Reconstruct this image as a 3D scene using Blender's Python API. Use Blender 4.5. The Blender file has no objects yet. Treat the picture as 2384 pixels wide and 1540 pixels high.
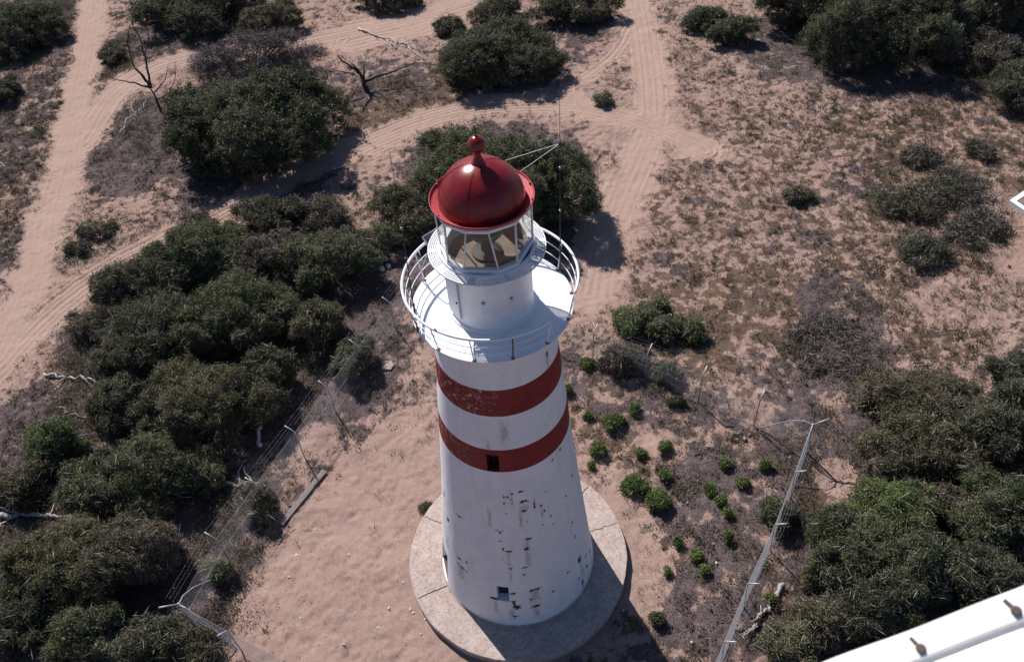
import bpy, math, random
import numpy as np
from mathutils import Matrix, Vector
R_ = math.radians
GZ = -0.40            # level of the sand; the lighthouse plinth top is z = 0, its axis x = y = 0
S = 4.5               # metres per plinth radius
# ------------------------------------------------------------------ camera, sky, sun, exposure
F = np.array([0.02004, 0.69385, -0.71984]); F /= np.linalg.norm(F)
U = np.array([0.1000, 0.7149, 0.6920]); U -= F*(U@F); U /= np.linalg.norm(U)
Rt = np.cross(F, U)
O = np.array([0.0, -13.7795, 24.9056])*S/3.6
FD = 2422.1*2384/3000          # focal length in pixels of a 2384 px wide picture
scn = bpy.context.scene
COL = scn.collection
cd = bpy.data.cameras.new('camera'); cam = bpy.data.objects.new('camera', cd); COL.objects.link(cam)
cd.sensor_width = 36; cd.lens = 2422.1/3000*36; cd.clip_start = 0.05; cd.clip_end = 6000
cd.dof.use_dof = True; cd.dof.focus_distance = 34; cd.dof.aperture_fstop = 9
cam.matrix_world = Matrix([[Rt[0], U[0], -F[0], O[0]], [Rt[1], U[1], -F[1], O[1]], [Rt[2], U[2], -F[2], O[2]], [0, 0, 0, 1]])
scn.camera = cam
SUN = np.array([-0.455, 0.890, 1.0]); SUN /= np.linalg.norm(SUN)     # towards the sun
w = bpy.data.worlds.new('World'); scn.world = w; w.use_nodes = True
nt = w.node_tree; bg = nt.nodes['Background']; sky = nt.nodes.new('ShaderNodeTexSky')
sky.sky_type = 'NISHITA'; sky.sun_disc = False
sky.sun_elevation = math.asin(SUN[2]); sky.sun_rotation = math.atan2(SUN[0], SUN[1])
sky.air_density = 1.0; sky.dust_density = 0.6; sky.ozone_density = 6.0
nt.links.new(sky.outputs[0], bg.inputs[0]); bg.inputs[1].default_value = 0.062
sl = bpy.data.lights.new('sun', 'SUN'); sl.energy = 5.0; sl.angle = R_(0.55); sl.color = (1.0, 0.93, 0.87)
so = bpy.data.objects.new('sun', sl); COL.objects.link(so)
so.rotation_euler = Vector(SUN).to_track_quat('Z', 'Y').to_euler(); so.location = (-30, 60, 80)
scn.view_settings.view_transform = 'Standard'; scn.view_settings.look = 'None'
scn.view_settings.exposure = 0.32; scn.view_settings.gamma = 1.0
# ------------------------------------------------------------------ surveying helpers
def at(x, y, z=GZ):
    """world point at height z seen at (x, y) of the 2384 px wide photograph"""
    d = F*FD + Rt*(x-1192) - U*(y-770); t = (z-O[2])/d[2]
    return O + d*t
def pj(P):
    d = np.asarray(P)-O; ww = d@F
    return 1192+FD*(d@Rt)/ww, 770-FD*(d@U)/ww, ww
def upright(x, y, base, push=0.0):
    """point seen at (x, y) on the upright plane through base that faces the camera"""
    n = np.array([F[0], F[1], 0]); n /= np.linalg.norm(n)
    d = F*FD + Rt*(x-1192) - U*(y-770); t = ((np.asarray(base)-O)@n + push)/(d@n)
    return O + d*t
PROF = [(0, .696), (.30, .660), (.60, .628), (1.0, .586), (1.5, .535), (2.03, .4866), (2.27, .4675), (2.60, .437), (2.85, .418), (3.0, .408), (3.12, .404), (3.2, .425), (3.3, .44)]
def prof(z):
    return float(np.interp(z, [a for a, _ in PROF], [b for _, b in PROF]))
def onwall(x, y, rf=prof, lo=0.0, hi=3.3):
    """(azimuth in degrees, height in units) of the round wall point seen at (x, y)"""
    d = F*FD + Rt*(x-1192) - U*(y-770); best = None
    for z in np.linspace(hi, lo, 700):
        t = (z*S-O[2])/d[2]; P = O+d*t
        r = math.hypot(P[0], P[1])/S
        if r < rf(z): continue
        e = abs(r-rf(z))
        if best is None or e < best[0]: best = (e, math.degrees(math.atan2(P[1], P[0])), z)
    return best[1], best[2], best[0]
# ------------------------------------------------------------------ noise (numpy)
def _h(ix, iy, s):
    n = (ix.astype(np.int64)*374761393 + iy.astype(np.int64)*668265263 + s*1442695041) & 0xffffffff
    n = ((n ^ (n >> 13))*1274126177) & 0xffffffff
    return ((n ^ (n >> 16)) & 0xffff)/65535.0
def vn(x, y, s=0):
    ix = np.floor(x); iy = np.floor(y); fx = x-ix; fy = y-iy
    fx = fx*fx*(3-2*fx); fy = fy*fy*(3-2*fy)
    a = _h(ix, iy, s); b = _h(ix+1, iy, s); c = _h(ix, iy+1, s); d = _h(ix+1, iy+1, s)
    return a*(1-fx)*(1-fy)+b*fx*(1-fy)+c*(1-fx)*fy+d*fx*fy
def fbm(x, y, o=4, s=0):
    v = 0; a = 1; t = 0
    for k in range(o):
        v = v+a*vn(x*2**k+17.3*k, y*2**k-9.1*k, s+k); t += a; a *= .55
    return v/t
def sst(a, b, x):
    t = np.clip((x-a)/(b-a), 0, 1); return t*t*(3-2*t)
# ------------------------------------------------------------------ object helpers
def mesh_obj(name, V, Fc, mat, parent=None, smooth=False, attrs=None):
    """V (n,3) array, Fc (m,3|4) int array or list of tuples"""
    V = np.asarray(V, dtype=np.float32); me = bpy.data.meshes.new(name)
    if isinstance(Fc, np.ndarray):
        m, k = Fc.shape
        me.vertices.add(len(V)); me.vertices.foreach_set('co', V.ravel())
        me.loops.add(m*k); me.loops.foreach_set('vertex_index', Fc.astype(np.int32).ravel())
        me.polygons.add(m); me.polygons.foreach_set('loop_start', np.arange(0, m*k, k, dtype=np.int32))
        me.update(calc_edges=True)
    else:
        me.from_pydata(V.tolist(), [], Fc); me.update()
    if smooth: me.polygons.foreach_set('use_smooth', np.ones(len(me.polygons), dtype=bool))
    for an, av in (attrs or {}).items():
        at_ = me.attributes.new(an, 'FLOAT', 'POINT'); at_.data.foreach_set('value', np.asarray(av, dtype=np.float32))
    if mat: me.materials.append(mat)
    ob = bpy.data.objects.new(name, me); COL.objects.link(ob)
    if parent is not None: ob.parent = parent
    return ob
def tag(o, label=None, cat=None, group=None, kind=None):
    if label: o['label'] = label
    if cat: o['category'] = cat
    if group: o['group'] = group
    if kind: o['kind'] = kind
    return o
def empty(name, loc, label, cat, group=None, rz=0):
    o = bpy.data.objects.new(name, None); COL.objects.link(o); o.location = loc; o.rotation_euler = (0, 0, rz)
    o.empty_display_size = 0.3
    return tag(o, label, cat, group)
class MB:
    def __init__(s): s.v = []; s.f = []
    def add(s, V, Fc):
        n = len(s.v); s.v += [tuple(map(float, p)) for p in V]; s.f += [tuple(int(i)+n for i in f) for f in Fc]
    def tube(s, pts, rad, n=8, cap=True):
        pts = [np.asarray(p, float) for p in pts]; m = len(pts)
        rad = [rad]*m if np.isscalar(rad) else rad
        V = []; ref = None
        for i in range(m):
            t = pts[min(i+1, m-1)]-pts[max(i-1, 0)]; t = t/(np.linalg.norm(t)+1e-9)
            if ref is None:
                ref = np.cross(t, [0, 0, 1.0]) if abs(t[2]) < .9 else np.cross(t, [1.0, 0, 0])
            a = ref-t*(ref@t); a /= np.linalg.norm(a)+1e-9; b = np.cross(t, a); ref = a
            for k in range(n):
                q = 2*math.pi*k/n; V.append(pts[i]+rad[i]*(a*math.cos(q)+b*math.sin(q)))
        Fc = [(i*n+k, i*n+(k+1) % n, (i+1)*n+(k+1) % n, (i+1)*n+k) for i in range(m-1) for k in range(n)]
        if cap: Fc += [tuple(range(n-1, -1, -1)), tuple((m-1)*n+k for k in range(n))]
        s.add(V, Fc); return s
    def box(s, c, ax, ay, az):
        """box with centre c and three half-axis vectors"""
        c, ax, ay, az = [np.asarray(q, float) for q in (c, ax, ay, az)]
        V = [c+i*ax+j*ay+k*az for k in (-1, 1) for j in (-1, 1) for i in (-1, 1)]
        s.add(V, [(0, 2, 3, 1), (4, 5, 7, 6), (0, 1, 5, 4), (2, 6, 7, 3), (0, 4, 6, 2), (1, 3, 7, 5)]); return s
    def lathe(s, prof_, n=96, a0=0, a1=360, closed=True):
        full = abs(a1-a0) >= 360; m = n if full else n+1
        V = []
        for r, z in prof_:
            for k in range(m):
                q = R_(a0+(a1-a0)*k/n); V.append((r*math.cos(q), r*math.sin(q), z))
        Fc = []
        for i in range(len(prof_)-1):
            for k in range(n):
                k2 = (k+1) % m if full else k+1
                Fc.append((i*m+k, i*m+k2, (i+1)*m+k2, (i+1)*m+k))
        s.add(V, Fc); return s
    def sphere(s, c, r, n=12, sq=(1, 1, 1)):
        V = []; 
        for i in range(n//2+1):
            th = math.pi*i/(n//2)
            for k in range(n):
                q = 2*math.pi*k/n
                V.append((c[0]+r*sq[0]*math.sin(th)*math.cos(q), c[1]+r*sq[1]*math.sin(th)*math.sin(q), c[2]+r*sq[2]*math.cos(th)))
        s.add(V, [(i*n+k, (i+1)*n+k, (i+1)*n+(k+1) % n, i*n+(k+1) % n) for i in range(n//2) for k in range(n)]); return s
    def build(s, name, mat, parent=None, smooth=False):
        return mesh_obj(name, s.v, s.f, mat, parent, smooth)
def shade_auto(o, ang=35):
    me = o.data; me.polygons.foreach_set('use_smooth', np.ones(len(me.polygons), dtype=bool))
    try: me.set_sharp_from_angle(angle=R_(ang))
    except Exception: pass
    return o
# ------------------------------------------------------------------ materials
def mat(name, col=(.5, .5, .5), rough=.8, metal=0.0, spec=.3):
    m = bpy.data.materials.new(name); m.use_nodes = True
    b = m.node_tree.nodes['Principled BSDF']
    b.inputs['Base Color'].default_value = (*col, 1); b.inputs['Roughness'].default_value = rough
    b.inputs['Metallic'].default_value = metal; b.inputs['Specular IOR Level'].default_value = spec
    return m, m.node_tree, b
def nd(t, typ, **kw):
    n = t.nodes.new(typ)
    for k, v in kw.items(): setattr(n, k, v)
    return n
def noise(t, scale, detail=4, rough=.6, vec=None):
    n = nd(t, 'ShaderNodeTexNoise'); n.inputs['Scale'].default_value = scale; n.inputs['Detail'].default_value = detail
    n.inputs['Roughness'].default_value = rough
    if vec is not None: t.links.new(vec, n.inputs['Vector'])
    return n.outputs['Fac']
def ramp(t, inp, stops):
    r = nd(t, 'ShaderNodeValToRGB'); e = r.color_ramp.elements
    while len(e) > 2: e.remove(e[-1])
    for i, (p, c) in enumerate(stops):
        if i < 2: e[i].position = p; el = e[i]
        else: el = e.new(p)
        el.color = (*c, 1) if len(c) == 3 else c
    t.links.new(inp, r.inputs[0]); return r.outputs[0]
def mixc(t, fac, a, b, mode='MIX'):
    n = nd(t, 'ShaderNodeMix', data_type='RGBA', blend_type=mode)
    for s_, v in ((n.inputs[0], fac), (n.inputs[6], a), (n.inputs[7], b)):
        if hasattr(v, 'is_output') or isinstance(v, bpy.types.NodeSocket): t.links.new(v, s_)
        elif isinstance(v, tuple): s_.default_value = (*v, 1)
        else: s_.default_value = v
    return n.outputs[2]
def math_(t, op, a, b=0.0):
    n = nd(t, 'ShaderNodeMath', operation=op)
    for s_, v in ((n.inputs[0], a), (n.inputs[1], b)):
        if isinstance(v, bpy.types.NodeSocket): t.links.new(v, s_)
        else: s_.default_value = v
    return n.outputs[0]
def attr(t, name): 
    n = nd(t, 'ShaderNodeAttribute'); n.attribute_name = name; return n.outputs['Fac']
def objco(t): return nd(t, 'ShaderNodeTexCoord').outputs['Object']
def bump(t, b, h, strength=.4, dist=.02):
    n = nd(t, 'ShaderNodeBump'); n.inputs['Strength'].default_value = strength; n.inputs['Distance'].default_value = dist
    t.links.new(h, n.inputs['Height']); t.links.new(n.outputs[0], b.inputs['Normal'])
M = {}
# sand and litter of the ground
m, t, b = mat('sand', rough=.95, spec=.1); co = objco(t)
fine = noise(t, 9.0, 6, .7, co); mid = noise(t, 0.9, 5, .6, co); grit = noise(t, 45, 3, .7, co)
sand = ramp(t, fine, [(.25, (.200, .132, .110)), (.75, (.38, .266, .228))])
sand = mixc(t, ramp(t, mid, [(.35, (0, 0, 0)), (.75, (.55, .55, .55))]), sand, (.41, .292, .248))
litter = ramp(t, noise(t, 16, 6, .8, co), [(.30, (.030, .023, .026)), (.48, (.095, .072, .076)), (.70, (.25, .190, .185))])
dry = ramp(t, noise(t, 12, 6, .8, co), [(.3, (.055, .037, .026)), (.7, (.20, .135, .10))])
spk = noise(t, 4.2, 8, .85, co); spk2 = noise(t, 2.6, 9, .88, co)
def rag(a_, n_, k, lo, hi):
    return ramp(t, math_(t, 'ADD', a_, math_(t, 'MULTIPLY', math_(t, 'SUBTRACT', n_, .5), k)), [(lo, (0, 0, 0)), (hi, (1, 1, 1))])
c1 = mixc(t, rag(attr(t, 'dry'), spk, 3.4, .46, .74), sand, dry); c2 = mixc(t, rag(attr(t, 'litter'), spk2, 3.6, .44, .80), c1, litter)
gr = mixc(t, attr(t, 'track'), c2, mixc(t, .45, sand, (.44, .318, .260)))
t.links.new(gr, b.inputs['Base Color'])
bump(t, b, math_(t, 'ADD', math_(t, 'MULTIPLY', fine, .7), math_(t, 'MULTIPLY', grit, .4)), .7, .06)
M['sand'] = m
# white limewash on masonry with chipped and rusted marks carried by attributes
m, t, b = mat('white_masonry', rough=.7, spec=.25); co = objco(t)
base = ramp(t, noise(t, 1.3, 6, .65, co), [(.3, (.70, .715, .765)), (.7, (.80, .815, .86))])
mp = nd(t, 'ShaderNodeMapping'); mp.inputs['Scale'].default_value = (3.2, 3.2, .18); t.links.new(co, mp.inputs[0])
strk = ramp(t, noise(t, 1.0, 5, .7, mp.outputs[0]), [(.48, (0, 0, 0)), (.8, (.45, .45, .45))])
base = mixc(t, strk, base, (.52, .50, .46))
base = mixc(t, ramp(t, noise(t, 30, 3, .6, co), [(.66, (0, 0, 0)), (.74, (.5, .5, .5))]), base, (.45, .42, .40))
base = mixc(t, attr(t, 'rust'), base, (.30, .15, .045))
base = mixc(t, attr(t, 'chip'), base, (.035, .035, .04))
t.links.new(base, b.inputs['Base Color']); bump(t, b, noise(t, 18, 5, .6, co), .25, .02)
M['white_masonry'] = m
m, t, b = mat('red_band_paint', rough=.6, spec=.3); co = objco(t)
red = ramp(t, noise(t, 2.5, 5, .6, co), [(.3, (.150, .010, .014)), (.7, (.225, .018, .022))])
wear = math_(t, 'MULTIPLY', ramp(t, noise(t, 5.5, 7, .82, co), [(.545, (0, 0, 0)), (.62, (.8, .8, .8))]), attr(t, 'wear'))
base = mixc(t, wear, red, (.62, .58, .58)); base = mixc(t, attr(t, 'rust'), base, (.2, .12, .07))
base = mixc(t, attr(t, 'chip'), base, (.03, .03, .035))
t.links.new(base, b.inputs['Base Color']); bump(t, b, noise(t, 18, 5, .6, co), .25, .02)
M['red_band'] = m
def simple(name, c0, c1, scale=6, rough=.7, metal=0., spec=.3, bs=.2, bd=.01):
    m, t, b = mat(name, rough=rough, metal=metal, spec=spec); co = objco(t); n = noise(t, scale, 6, .65, co)
    t.links.new(ramp(t, n, [(.3, c0), (.7, c1)]), b.inputs['Base Color'])
    if bs: bump(t, b, noise(t, scale*4, 4, .6, co), bs, bd)
    M[name] = m; return m, t, b
m, t, b = simple('white_paint', (.70, .72, .77), (.80, .82, .86), 3, .45)
co = objco(t); lk = b.inputs['Base Color'].links[0].from_socket
x = mixc(t, ramp(t, noise(t, 5, 7, .85, co), [(.60, (0, 0, 0)), (.74, (.55, .55, .55))]), lk, (.42, .37, .32)); t.links.new(x, b.inputs['Base Color'])
simple('fuselage_paint', (.80, .80, .79), (.86, .86, .86), 2, .35, bs=0)
simple('rust_metal', (.10, .06, .04), (.22, .14, .09), 20, .8)
simple('dark_metal', (.03, .03, .035), (.06, .055, .055), 10, .6)
simple('galvanised', (.30, .31, .34), (.46, .47, .52), 12, .5, .4)
simple('wire', (.30, .30, .32), (.42, .41, .43), 12, .6, .1, bs=0)
m, t, b = simple('concrete', (.34, .275, .245), (.52, .43, .39), 1.6, .9, bs=.35, bd=.02)
co = objco(t); lk = b.inputs['Base Color'].links[0].from_socket
x = mixc(t, ramp(t, noise(t, 7, 6, .8, co), [(.47, (0, 0, 0)), (.66, (.85, .85, .85))]), lk, (.19, .145, .13))
t.links.new(x, b.inputs['Base Color'])
simple('joint', (.10, .075, .065), (.16, .125, .11), 8, .9)
m, t, b = simple('dome_red', (.135, .006, .009), (.235, .014, .018), 2.2, .28, spec=.45, bs=.06, bd=.01)
simple('gutter_red', (.36, .045, .065), (.50, .085, .105), 9, .6)
simple('ball_red', (.12, .008, .010), (.20, .012, .014), 5, .2, spec=.6, bs=.05)
simple('bleached_wood', (.30, .27, .26), (.55, .50, .48), 9, .85, bs=.5, bd=.02)
simple('dark_wood', (.035, .028, .026), (.10, .08, .075), 9, .9, bs=.5, bd=.02)
simple('grey_board', (.16, .14, .14), (.27, .235, .23), 7, .85)
simple('shed_roof', (.17, .12, .11), (.22, .16, .145), 3, .8)
simple('debris_white', (.55, .53, .5), (.75, .72, .7), 9, .7)
simple('door_brown', (.10, .04, .03), (.16, .07, .05), 6, .7)
simple('rock', (.22, .17, .15), (.42, .34, .31), 5, .9, bs=.6, bd=.03)
m, t, b = mat('lens_glass', (.03, .055, .042), .10, spec=.9); M['lens'] = m
m, t, b = mat('window_dark', (.012, .014, .022), .15, spec=.6); M['pane'] = m
m, t, b = mat('solar_cells', (.02, .025, .09), .15, spec=.7)
br = nd(t, 'ShaderNodeTexBrick'); br.inputs['Color1'].default_value = (.02, .025, .10, 1); br.inputs['Color2'].default_value = (.03, .035, .12, 1)
br.inputs['Mortar'].default_value = (.2, .2, .25, 1); br.inputs['Scale'].default_value = 8; t.links.new(objco(t), br.inputs[0]); t.links.new(br.outputs[0], b.inputs['Base Color'])
M['solar'] = m
m = bpy.data.materials.new('lantern_glass'); m.use_nodes = True; t = m.node_tree; t.nodes.clear()
out = nd(t, 'ShaderNodeOutputMaterial'); tr = nd(t, 'ShaderNodeBsdfTransparent'); tr.inputs[0].default_value = (.88, .88, .84, 1)
gl = nd(t, 'ShaderNodeBsdfGlossy'); gl.inputs['Roughness'].default_value = .03; gl.inputs[0].default_value = (.9, .9, .9, 1)
lw = nd(t, 'ShaderNodeLayerWeight'); lw.inputs['Blend'].default_value = .5; fr = nd(t, 'ShaderNodeMath', operation='MULTIPLY_ADD'); t.links.new(math_(t, 'POWER', lw.outputs['Facing'], 4.0), fr.inputs[0]); fr.inputs[1].default_value = .65; fr.inputs[2].default_value = .06
mx = nd(t, 'ShaderNodeMixShader'); t.links.new(fr.outputs[0], mx.inputs[0]); t.links.new(tr.outputs[0], mx.inputs[1]); t.links.new(gl.outputs[0], mx.inputs[2])
df = nd(t, 'ShaderNodeBsdfDiffuse'); df.inputs[0].default_value = (.45, .40, .33, 1); mx2 = nd(t, 'ShaderNodeMixShader')
t.links.new(ramp(t, noise(t, 2.2, 5, .7, objco(t)), [(.35, (.01, .01, .01)), (.75, (.10, .10, .10))]), mx2.inputs[0])
t.links.new(mx.outputs[0], mx2.inputs[1]); t.links.new(df.outputs[0], mx2.inputs[2]); t.links.new(mx2.outputs[0], out.inputs[0]); M['glass'] = m
simple('lantern_inside', (.12, .10, .08), (.24, .20, .15), 2, .6)
def leafmat(name, lo, mid_, hi, trans=.30, rough=.62, dry_=(.16, .12, .085)):
    m = bpy.data.materials.new(name); m.use_nodes = True; t = m.node_tree; b = t.nodes['Principled BSDF']; out = t.nodes['Material Output']
    c = ramp(t, attr(t, 'var'), [(0, lo), (.40, mid_), (.70, hi), (.80, tuple(.5*a_+.5*b_ for a_, b_ in zip(hi, dry_))), (.90, dry_)])
    t.links.new(c, b.inputs['Base Color']); b.inputs['Roughness'].default_value = rough; b.inputs['Specular IOR Level'].default_value = .3
    if trans:
        tl = nd(t, 'ShaderNodeBsdfTranslucent'); mxs = nd(t, 'ShaderNodeMixShader'); mxs.inputs[0].default_value = trans
        t.links.new(mixc(t, .5, c, (.10, .14, .03)), tl.inputs[0])
        t.links.new(b.outputs[0], mxs.inputs[1]); t.links.new(tl.outputs[0], mxs.inputs[2]); t.links.new(mxs.outputs[0], out.inputs[0])
    M[name] = m
leafmat('leaf_dark', (.016, .022, .012), (.052, .068, .034), (.125, .142, .080))
leafmat('leaf_green', (.024, .036, .014), (.088, .112, .048), (.180, .205, .105))
leafmat('leaf_olive', (.028, .029, .014), (.100, .098, .046), (.185, .175, .092))
leafmat('leaf_brown', (.036, .032, .022), (.098, .084, .060), (.185, .160, .125))
leafmat('leaf_bright', (.036, .062, .016), (.110, .165, .042), (.200, .265, .090))
leafmat('twig_grey', (.07, .058, .060), (.15, .125, .13), (.30, .26, .26), 0, .9)
leafmat('grass_dry', (.036, .027, .021), (.115, .082, .060), (.235, .175, .130), .1, .8)
leafmat('weed_green', (.028, .035, .016), (.06, .068, .034), (.105, .11, .06), .1, .7)
# ------------------------------------------------------------------ ground
def P2(*pts): return [at(x, y)[:2] for x, y in pts]
def segdist(X, Y, pl):
    """distance, signed offset and length along a polyline"""
    D = np.full(X.shape, 1e9); Sg = np.zeros(X.shape); L = np.zeros(X.shape); acc = 0
    for a, b_ in zip(pl[:-1], pl[1:]):
        d = b_-a; ln = np.linalg.norm(d); tt = np.clip(((X-a[0])*d[0]+(Y-a[1])*d[1])/(ln*ln), 0, 1)
        dx = X-a[0]-tt*d[0]; dy = Y-a[1]-tt*d[1]; dd = np.hypot(dx, dy); sg = np.sign(d[0]*dy-d[1]*dx)*dd
        k = dd < D; D = np.where(k, dd, D); Sg = np.where(k, sg, Sg); L = np.where(k, acc+tt*ln, L); acc += ln
    return D, Sg, L
def smooth_pl(pl, it=2):
    for _ in range(it):
        q = [pl[0]]
        for a, b_ in zip(pl[:-1], pl[1:]): q += [a*.75+b_*.25, a*.25+b_*.75]
        pl = q+[pl[-1]]
    return pl
# (points in the photograph, half width in metres, rut spacing)
TRACKS = [
 ([(232, -90), (215, 0), (208, 80), (196, 160), (172, 280), (135, 420), (95, 560), (55, 690), (-20, 830), (-120, 960)], 1.3, .42),
 ([(-150, 1010), (0, 850), (110, 735), (240, 635), (390, 556), (560, 470), (700, 400), (850, 330), (1000, 270), (1150, 240), (1300, 240), (1420, 262), (1540, 300), (1640, 350)], 1.25, .38),
 ([(185, 330), (250, 225), (330, 165), (450, 128), (600, 108), (750, 85), (880, 55), (1000, 30), (1120, -10), (1200, -60)], 1.5, .5),
 ([(1470, -90), (1480, 0), (1500, 90), (1515, 190), (1520, 290), (1480, 380), (1440, 470), (1400, 580), (1370, 680)], 1.35, .45),
 ([(1400, 250), (1300, 215), (1380, 170), (1450, 110), (1475, 30), (1480, -60)], .7, .4),
 ([(820, 95), (900, 75), (1000, 55), (1060, 20)], 1.9, .6),
]
TR = [(smooth_pl(P2(*p)), hw, rs) for p, hw, rs in TRACKS]
# patches: (x, y, rx, ry in photo px, amount)
def blobs(X, Y, lst):
    v = np.zeros(X.shape)
    for x, y, rx, ry, a in lst:
        c = at(x, y); ex = np.linalg.norm(at(x+rx, y)-c); ey = np.linalg.norm(at(x, y+ry)-c)
        q = ((X-c[0])/ex)**2+((Y-c[1])/ey)**2
        v = np.maximum(v, a*sst(1.35, .55, q))
    return v
LIT = [(1690, 1180, 190, 170, .85), (1680, 1420, 190, 150, .85), (1420, 900, 130, 80, .7), (1560, 960, 170, 70, .75), (1880, 1020, 130, 90, .8), (600, 1330, 60, 200, .7), (930, 900, 90, 90, .6), (2020, 560, 130, 90, .4), (600, 350, 230, 180, .9), (260, 400, 60, 90, .6), (1250, 130, 150, 60, .7), (1330, 60, 120, 50, .8), (1950, 330, 120, 60, .5), (330, 330, 130, 130, 1), (430, 80, 190, 50, .9), (600, 120, 130, 60, .8), (560, 440, 160, 60, .6), (900, 190, 170, 70, .7), (1050, 200, 150, 50, .45),
 (1180, 190, 130, 35, .8), (80, 240, 120, 220, .75), (40, 560, 60, 170, .8), (60, 60, 120, 90, 1), (560, 760, 430, 330, 1), (120, 1000, 200, 150, .9), (200, 1250, 420, 260, 1),
 (500, 1380, 130, 160, .8), (640, 1140, 90, 120, .6), (770, 1000, 110, 120, .65), (860, 880, 80, 90, .7), (1850, 110, 150, 100, .9), (2100, 120, 260, 120, 1), (2350, 150, 130, 160, 1),
 (1960, 720, 110, 110, .85), (1980, 830, 120, 110, .9), (1900, 930, 110, 90, .7), (1620, 300, 60, 40, .6), (1850, 560, 90, 60, .65), (2010, 430, 80, 60, .7), (1560, 620, 60, 50, .6), (1780, 860, 80, 50, .7), (2200, 1050, 260, 230, 1), (2100, 1350, 300, 220, 1), (1700, 1250, 150, 190, .62), (1640, 1400, 130, 120, .62),
 (1500, 900, 150, 80, .6), (1640, 980, 170, 70, .6), (1790, 1080, 150, 110, .7), (1430, 800, 120, 70, .6), (1340, 830, 70, 80, .7), (1500, 760, 170, 60, .55), (940, 820, 80, 100, .6), (1120, 600, 330, 140, .9),
 (960, 430, 110, 80, .6), (1150, 400, 260, 150, .9), (1560, 60, 60, 70, .4), (1990, 200, 210, 60, .55), (1640, 1490, 130, 70, .6)]
DRY = [(1640, 1150, 250, 300, .6), (1450, 950, 150, 120, .6), (1640, 1450, 200, 120, .6), (1850, 1500, 120, 60, .7), (1800, 1400, 60, 120, .7), (1130, 880, 100, 120, .7), (2080, 1180, 330, 300, .7), (300, 1200, 420, 330, .6), (560, 780, 430, 330, .6), (1750, 450, 420, 330, .55), (2050, 620, 320, 260, .6), (1500, 640, 200, 160, .5), (1700, 720, 320, 170, .65), (940, 225, 170, 60, .8), (860, 280, 90, 40, .8), (1030, 190, 130, 40, .6), (80, 320, 110, 300, .6), (270, 130, 50, 60, .9),
 (1000, 950, 100, 90, .4), (1500, 1100, 170, 150, .35), (2150, 330, 260, 200, .6), (1350, 930, 70, 90, .6), (1620, 900, 200, 60, .55), (2280, 200, 130, 160, .6), (700, 1400, 20, 20, 0), (1580, 160, 160, 120, .3)]
WEED = [(70, 380, 110, 300, 1), (30, 650, 60, 130, 1), (2180, 490, 170, 120, 1), (2200, 780, 190, 150, .8), (1990, 250, 200, 70, .5), (1640, 130, 90, 60, .4), (600, 480, 250, 60, .7), (240, 560, 120, 70, .8), (460, 400, 120, 80, .6), (300, 960, 90, 60, .7), (1500, 760, 190, 70, .9), (1500, 1150, 140, 90, .6), (1700, 1150, 160, 150, .6), (560, 1350, 80, 120, .7), (1650, 1420, 130, 100, .6), (2350, 720, 90, 130, .9), (2080, 640, 90, 50, .8), (1850, 440, 60, 40, .7), (1950, 830, 120, 120, .8), (1080, 300, 60, 20, .5)]
CLEAN = [(900, 1250, 210, 260, 1), (760, 1400, 210, 190, 1), (880, 1500, 260, 110, 1), (960, 1010, 90, 60, .8), (1475, 1270, 60, 170, .8), (1400, 640, 60, 160, .8), (1530, 1030, 50, 30, .9), (1950, 1110, 50, 45, 1), (730, 1020, 60, 35, 1), (1500, 300, 130, 80, .7),
 (2320, 520, 110, 130, .8), (2240, 700, 140, 60, .5), (1440, 500, 70, 90, .8), (1450, 1200, 45, 110, .9), (1540, 1320, 30, 60, .7)]
def fields(X, Y):
    wob = (fbm(X*.55, Y*.55, 4, 3)-.5)*1.6
    tr = np.zeros(X.shape); dz = np.zeros(X.shape)
    for ti, (pl, hw, rs) in enumerate(TR):
        am = (.55, 1.6, 1.0, .6, 1.5, .8)[ti]
        D, Sg, L = segdist(X, Y, pl)
        e = sst(hw+.45, hw-.35, D+wob*.9+(fbm(X*3, Y*3, 3, 8)-.5)*1.5)
        s2 = Sg+(vn(L*.10, L*0+1, 5)-.5)*.9
        rut = np.sin(s2*2*math.pi/rs)*.5+np.sin(s2*2*math.pi/(rs*.63)+1.7)*.35*vn(L*.25, s2*.7, 4)*2
        rut = rut*(0.4+1.1*vn(L*.3, s2*.8, 9))
        dz = np.where(e > tr, e*rut*.050*am-e*.05, dz); tr = np.maximum(tr, e)
    n1 = fbm(X*1.1, Y*1.1, 5, 21); n2 = fbm(X*2.8, Y*2.8, 4, 33)
    clean = blobs(X, Y, CLEAN)
    lit = blobs(X, Y, LIT)*(1-clean); dr = blobs(X, Y, DRY)*(1-clean)
    far = sst(55, 75, np.hypot(X, Y-15))
    lit = np.maximum(lit, far*.7); lit = np.maximum(lit, .48*(1-clean)); dr = np.maximum(dr, .42*(1-clean))
    L_ = np.clip(sst(-.05, .25, lit-.92+n1*.75+(n2-.5)*.75), 0, 1)*(1-tr)
    D_ = np.clip(sst(.0, .30, dr*1.1-1.0+n2*1.1+(n1-.5)*.3), 0, 1)*(1-tr)
    hum = (fbm(X*.9, Y*.9, 4, 55)-.5)*.20+(fbm(X*8, Y*8, 2, 71)-.5)*.05*(1-.5*tr)+(fbm(X*4.5, Y*4.5, 3, 61)-.5)*(.085*(1-.6*tr))*(1+1.0*np.maximum(lit, dr))
    foot = -np.clip(vn(X*3.1+9, Y*3.1, 91)-.66, 0, 1)*.15*clean-np.clip(vn(X*4.6, Y*4.6, 95)-.66, 0, 1)*.20
    near = sst(3.9, 5.6, np.hypot(X, Y))
    z = GZ + (hum+foot)*near*(1-.5*tr) + dz
    return z, L_, D_, tr
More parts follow.
